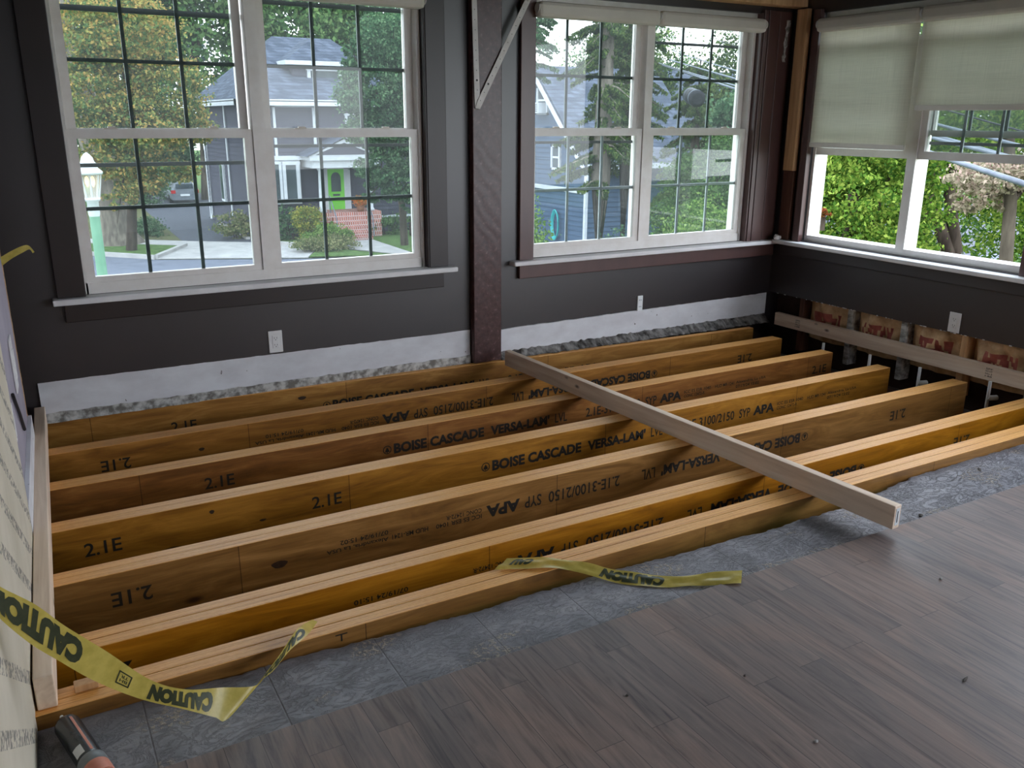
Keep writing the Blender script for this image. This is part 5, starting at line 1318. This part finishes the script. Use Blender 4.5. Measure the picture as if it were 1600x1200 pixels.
FT = [((22.0, 42, ZG), (22.0, 42.0, 5.6, 2.6, 2.4, 3.0), 'leaf_deep', 'dark tree above the blue gable roof'),
      ((31.0, 41, ZG), (30.5, 41, 4.0, 2.6, 2.4, 2.8), 'leaf_conifer', 'pointed evergreen behind the canister on the cables'),
      ((36.0, 38, ZG), (36.5, 37.5, 3.0, 3.2, 2.4, 4.0), 'leaf_conifer', 'evergreen at the right edge of the right back window'),
      ((27.0, 26.0, ZG), (26.2, 26.5, 0.6, 2.6, 1.8, 2.2), 'leaf_deep', 'leafy tree below the cables in the right back window'),
      ((38, 50, ZG), (38, 50, 3.8, 6.0, 3, 3.4), 'leaf_green', 'pale green tree line at the horizon of the right back window')]
for k, (base, b, leaf, lab) in enumerate(FT):
    rnd = random.Random(k+80); bl = [b] + [(b[0]+rnd.uniform(-.8, .8)*b[3], b[1]+rnd.uniform(-.5, .3)*b[4], b[2]+rnd.uniform(-.8, .7)*b[5], b[3]*.45, b[4]*.45, b[5]*.4) for _ in range(6)]
    tree('tall_tree', lab, base, [((base[0], base[1], ZG-.3), 0.3), ((base[0], base[1], b[2]-b[5]*0.5), 0.22), ((b[0], b[1], b[2]), 0.14)], bl, 15000, 0.2, leaf, 'bark_dark', TG, seed=90+k, clump=0.75)
bush('hedge', 'bright fluffy hedge along the bottom of the right back window', (13.6, 15.0, -2.15), (1.7, 1.1, 1.85), 26000, 0.075, 'leaf_hedge', 21, None, 'hedge', 8)
bush('shrub', 'dark shrub at the foot of the spruces in the right back window', (13.6, 17.8, -2.7), (0.8, 0.9, 1.5), 9000, 0.09, 'leaf_deep', 22, None, 'bush', 6)
bush('shrub', 'low green branches at the left edge of the right back window', (10.75, 18.3, -2.35), (0.5, 0.7, 1.9), 6000, 0.09, 'leaf_hedge', 23, None, 'bush', 6)

tree('leafy_tree', 'leafy green tree between the hedge and the cables in the right back window', (16.8, 18.6, ZG), [((16.8, 18.6, ZG-.2), 0.14), ((16.8, 18.6, -2.0), 0.11), ((16.9, 18.6, -0.6), 0.08)],
     [(16.9, 18.7, -0.3, 1.3, 1.2, 0.8), (16.1, 18.9, -1.3, 1.0, 1.0, 0.6), (17.6, 18.2, -1.1, 1.1, 1.1, 0.7), (17.3, 18.3, 0.5, 0.9, 0.9, 0.5)], 22000, 0.085, 'leaf_green', 'bark_dark', seed=37, clump=0.8)
# right wall windows
tree('yellow_green_tree', 'bright yellow-green tree filling the corner window of the right wall', (12.6, 10.2, ZG), [((12.6, 10.2, ZG-.2), 0.18), ((12.4, 10.1, -1.5), 0.13), ((12.2, 10.0, 0.2), 0.09)],
     [(11.8, 9.8, 0.0, 1.5, 1.6, 1.0), (12.4, 10.9, -0.6, 1.4, 1.3, 1.0), (12.1, 9.4, -0.9, 1.1, 0.9, 0.9), (12.6, 9.4, 1.6, 1.8, 1.8, 1.1), (11.4, 9.6, -1.3, 1.0, 1.2, 0.7), (12.6, 11.4, 0.6, 1.2, 1.2, 1.0)], 70000, 0.07, 'leaf_bright', 'bark_dark', seed=31, clump=0.42)
bush('sumac_branch', 'rust-red leafy sprig in the corner window of the right wall', (10.4, 9.0, 0.05), (0.1, 0.12, 0.13), 420, 0.035, 'leaf_red', 32, None, 'branch', 3)
ft = tree('forked_tree', 'tree with two dark trunks leaning together in the right-hand window', (15.1, 9.85, ZG), [((15.1, 9.85, ZG-.2), 0.17), ((15.05, 9.88, -1.2), 0.14), ((14.6, 10.45, 0.3), 0.1), ((14.2, 11.0, 1.6), 0.08)],
     [(15.4, 10.8, 1.8, 2.0, 1.8, 1.2), (16.5, 9.4, 1.6, 1.8, 1.8, 1.2), (17.6, 11.5, 0.0, 2.0, 2.4, 2.0), (18.0, 9.0, 0.0, 2.0, 2.0, 1.6)], 36000, 0.085, 'leaf_bright', 'bark_dark', seed=33, clump=0.5)
mb = MB(); mb.tube([(0.0, 0.0, 2.2), (-0.05, 0.05, 3.4), (-0.2, 0.25, 4.4), (-0.22, 0.3, 6.2)], [0.13, 0.11, 0.10, 0.07], 8); mb.build('second_trunk', 'bark_dark', ft)
tree('dogwood_tree', 'grey-trunked tree with pinkish leaves at the right picture edge', (10.35, 6.1, ZG), [((10.35, 6.1, ZG-.2), 0.12), ((10.33, 6.1, -0.6), 0.085), ((10.3, 6.18, 0.45), 0.07), ((10.25, 6.3, 1.2), 0.06)],
     [(10.1, 6.3, 0.75, 0.5, 0.5, 0.2), (10.5, 5.8, 0.85, 0.7, 0.6, 0.25), (10.2, 6.5, 0.45, 0.35, 0.35, 0.15)], 6500, 0.055, 'leaf_pink', 'bark', seed=34, clump=0.6)
bush('shrub', 'dark glossy shrub below the pinkish tree', (11.6, 6.9, -1.9), (0.9, 0.9, 1.6), 14000, 0.06, 'leaf_green', 35, None, 'bush', 6)
bush('shrub', 'pale green shrub below the forked tree', (13.3, 8.6, -2.3), (0.9, 0.9, 1.6), 12000, 0.06, 'leaf_blue', 36, None, 'bush', 6)
for k, (x, y, lab) in enumerate(((24, 17, 'tall tree seen behind the bright corner tree'), (25, 10, 'tall tree seen behind the forked trunks'), (30, 13, 'far tree between the two right wall trees'))):
    b = (x, y, 1.5, 4.0, 3.6, 4.5); rnd = random.Random(k+40); bl = [b] + [(b[0]+rnd.uniform(-.7, .3)*b[3], b[1]+rnd.uniform(-.7, .7)*b[4], b[2]+rnd.uniform(-.8, .7)*b[5], b[3]*.45, b[4]*.45, b[5]*.4) for _ in range(6)]
    tree('tall_tree', lab, (x, y, ZG), [((x, y, ZG-.3), 0.3), ((x, y, 0), 0.22), ((x, y, 2), 0.14)], bl, 17000, 0.2, ('leaf_green', 'leaf_bright', 'leaf_green')[k], 'bark_dark', TG, seed=120+k, clump=0.75)
ground_poly('driveway_right', [(17, 3), (26, 1), (28, 6), (19, 8.2)], ZG+0.02, 'concrete')

# overhead cables with a canister
def sag(a, b, s, n=14):
    a, b = Vector(a), Vector(b); return [a.lerp(b, i/n) - Vector((0, 0, s*4*(i/n)*(1-i/n))) for i in range(n+1)]
CB = [((19.5, 24.4, 3.15), (5.6, 2.7, 0.86), 0.0, 0.022, 'cable_grey', 'thick pale cable carrying the dark canister'),
      ((18.9, 24.4, 3.3), (5.65, 2.75, 1.02), 0.05, 0.015, 'cable_grey', 'thin cable above the thick pale one, crossing the right wall window'),
      ((19.9, 24.4, 3.3), (5.9, 2.75, 0.96), 0.0, 0.02, 'cable_grey', 'second thick cable running behind the canister'),
      ((20.0, 24.4, 3.6), (6.0, 2.9, 1.08), 0.06, 0.014, 'cable_grey', 'upper thin cable of the bundle in the right wall window'),
      ((20.3, 24.0, 4.3), (6.3, 3.0, 1.13), 0.1, 0.008, 'cable_dark', 'uppermost dark wire of the bundle')]
for a, b, s, r, m, lab in CB:
    mb = MB(); mb.tube(sag(a, b, s), r, 6); tag(mb.build('overhead_cable', m), lab, 'cable', 'overhead cables outside')
a, b = Vector((19.5, 24.4, 3.15)), Vector((5.6, 2.7, 0.86))
c0 = Vector((11.75, 13.62, 1.80)); dd = (b-a).normalized()
o = empty('cable_canister', 'dark cylindrical canister slung on the overhead cables', 'canister', None, c0)
mb = MB(); mb.tube([-dd*0.52, -dd*0.5, dd*0.5, dd*0.52], [0.1, 0.15, 0.15, 0.1], 18); mb.build('drum', 'cable_dark', o)
for t in (-0.3, 0.3):
    mb = MB(); mb.tube([dd*(t-0.02), dd*(t+0.02)], 0.156, 18); mb.build('band', 'cable_grey', o)
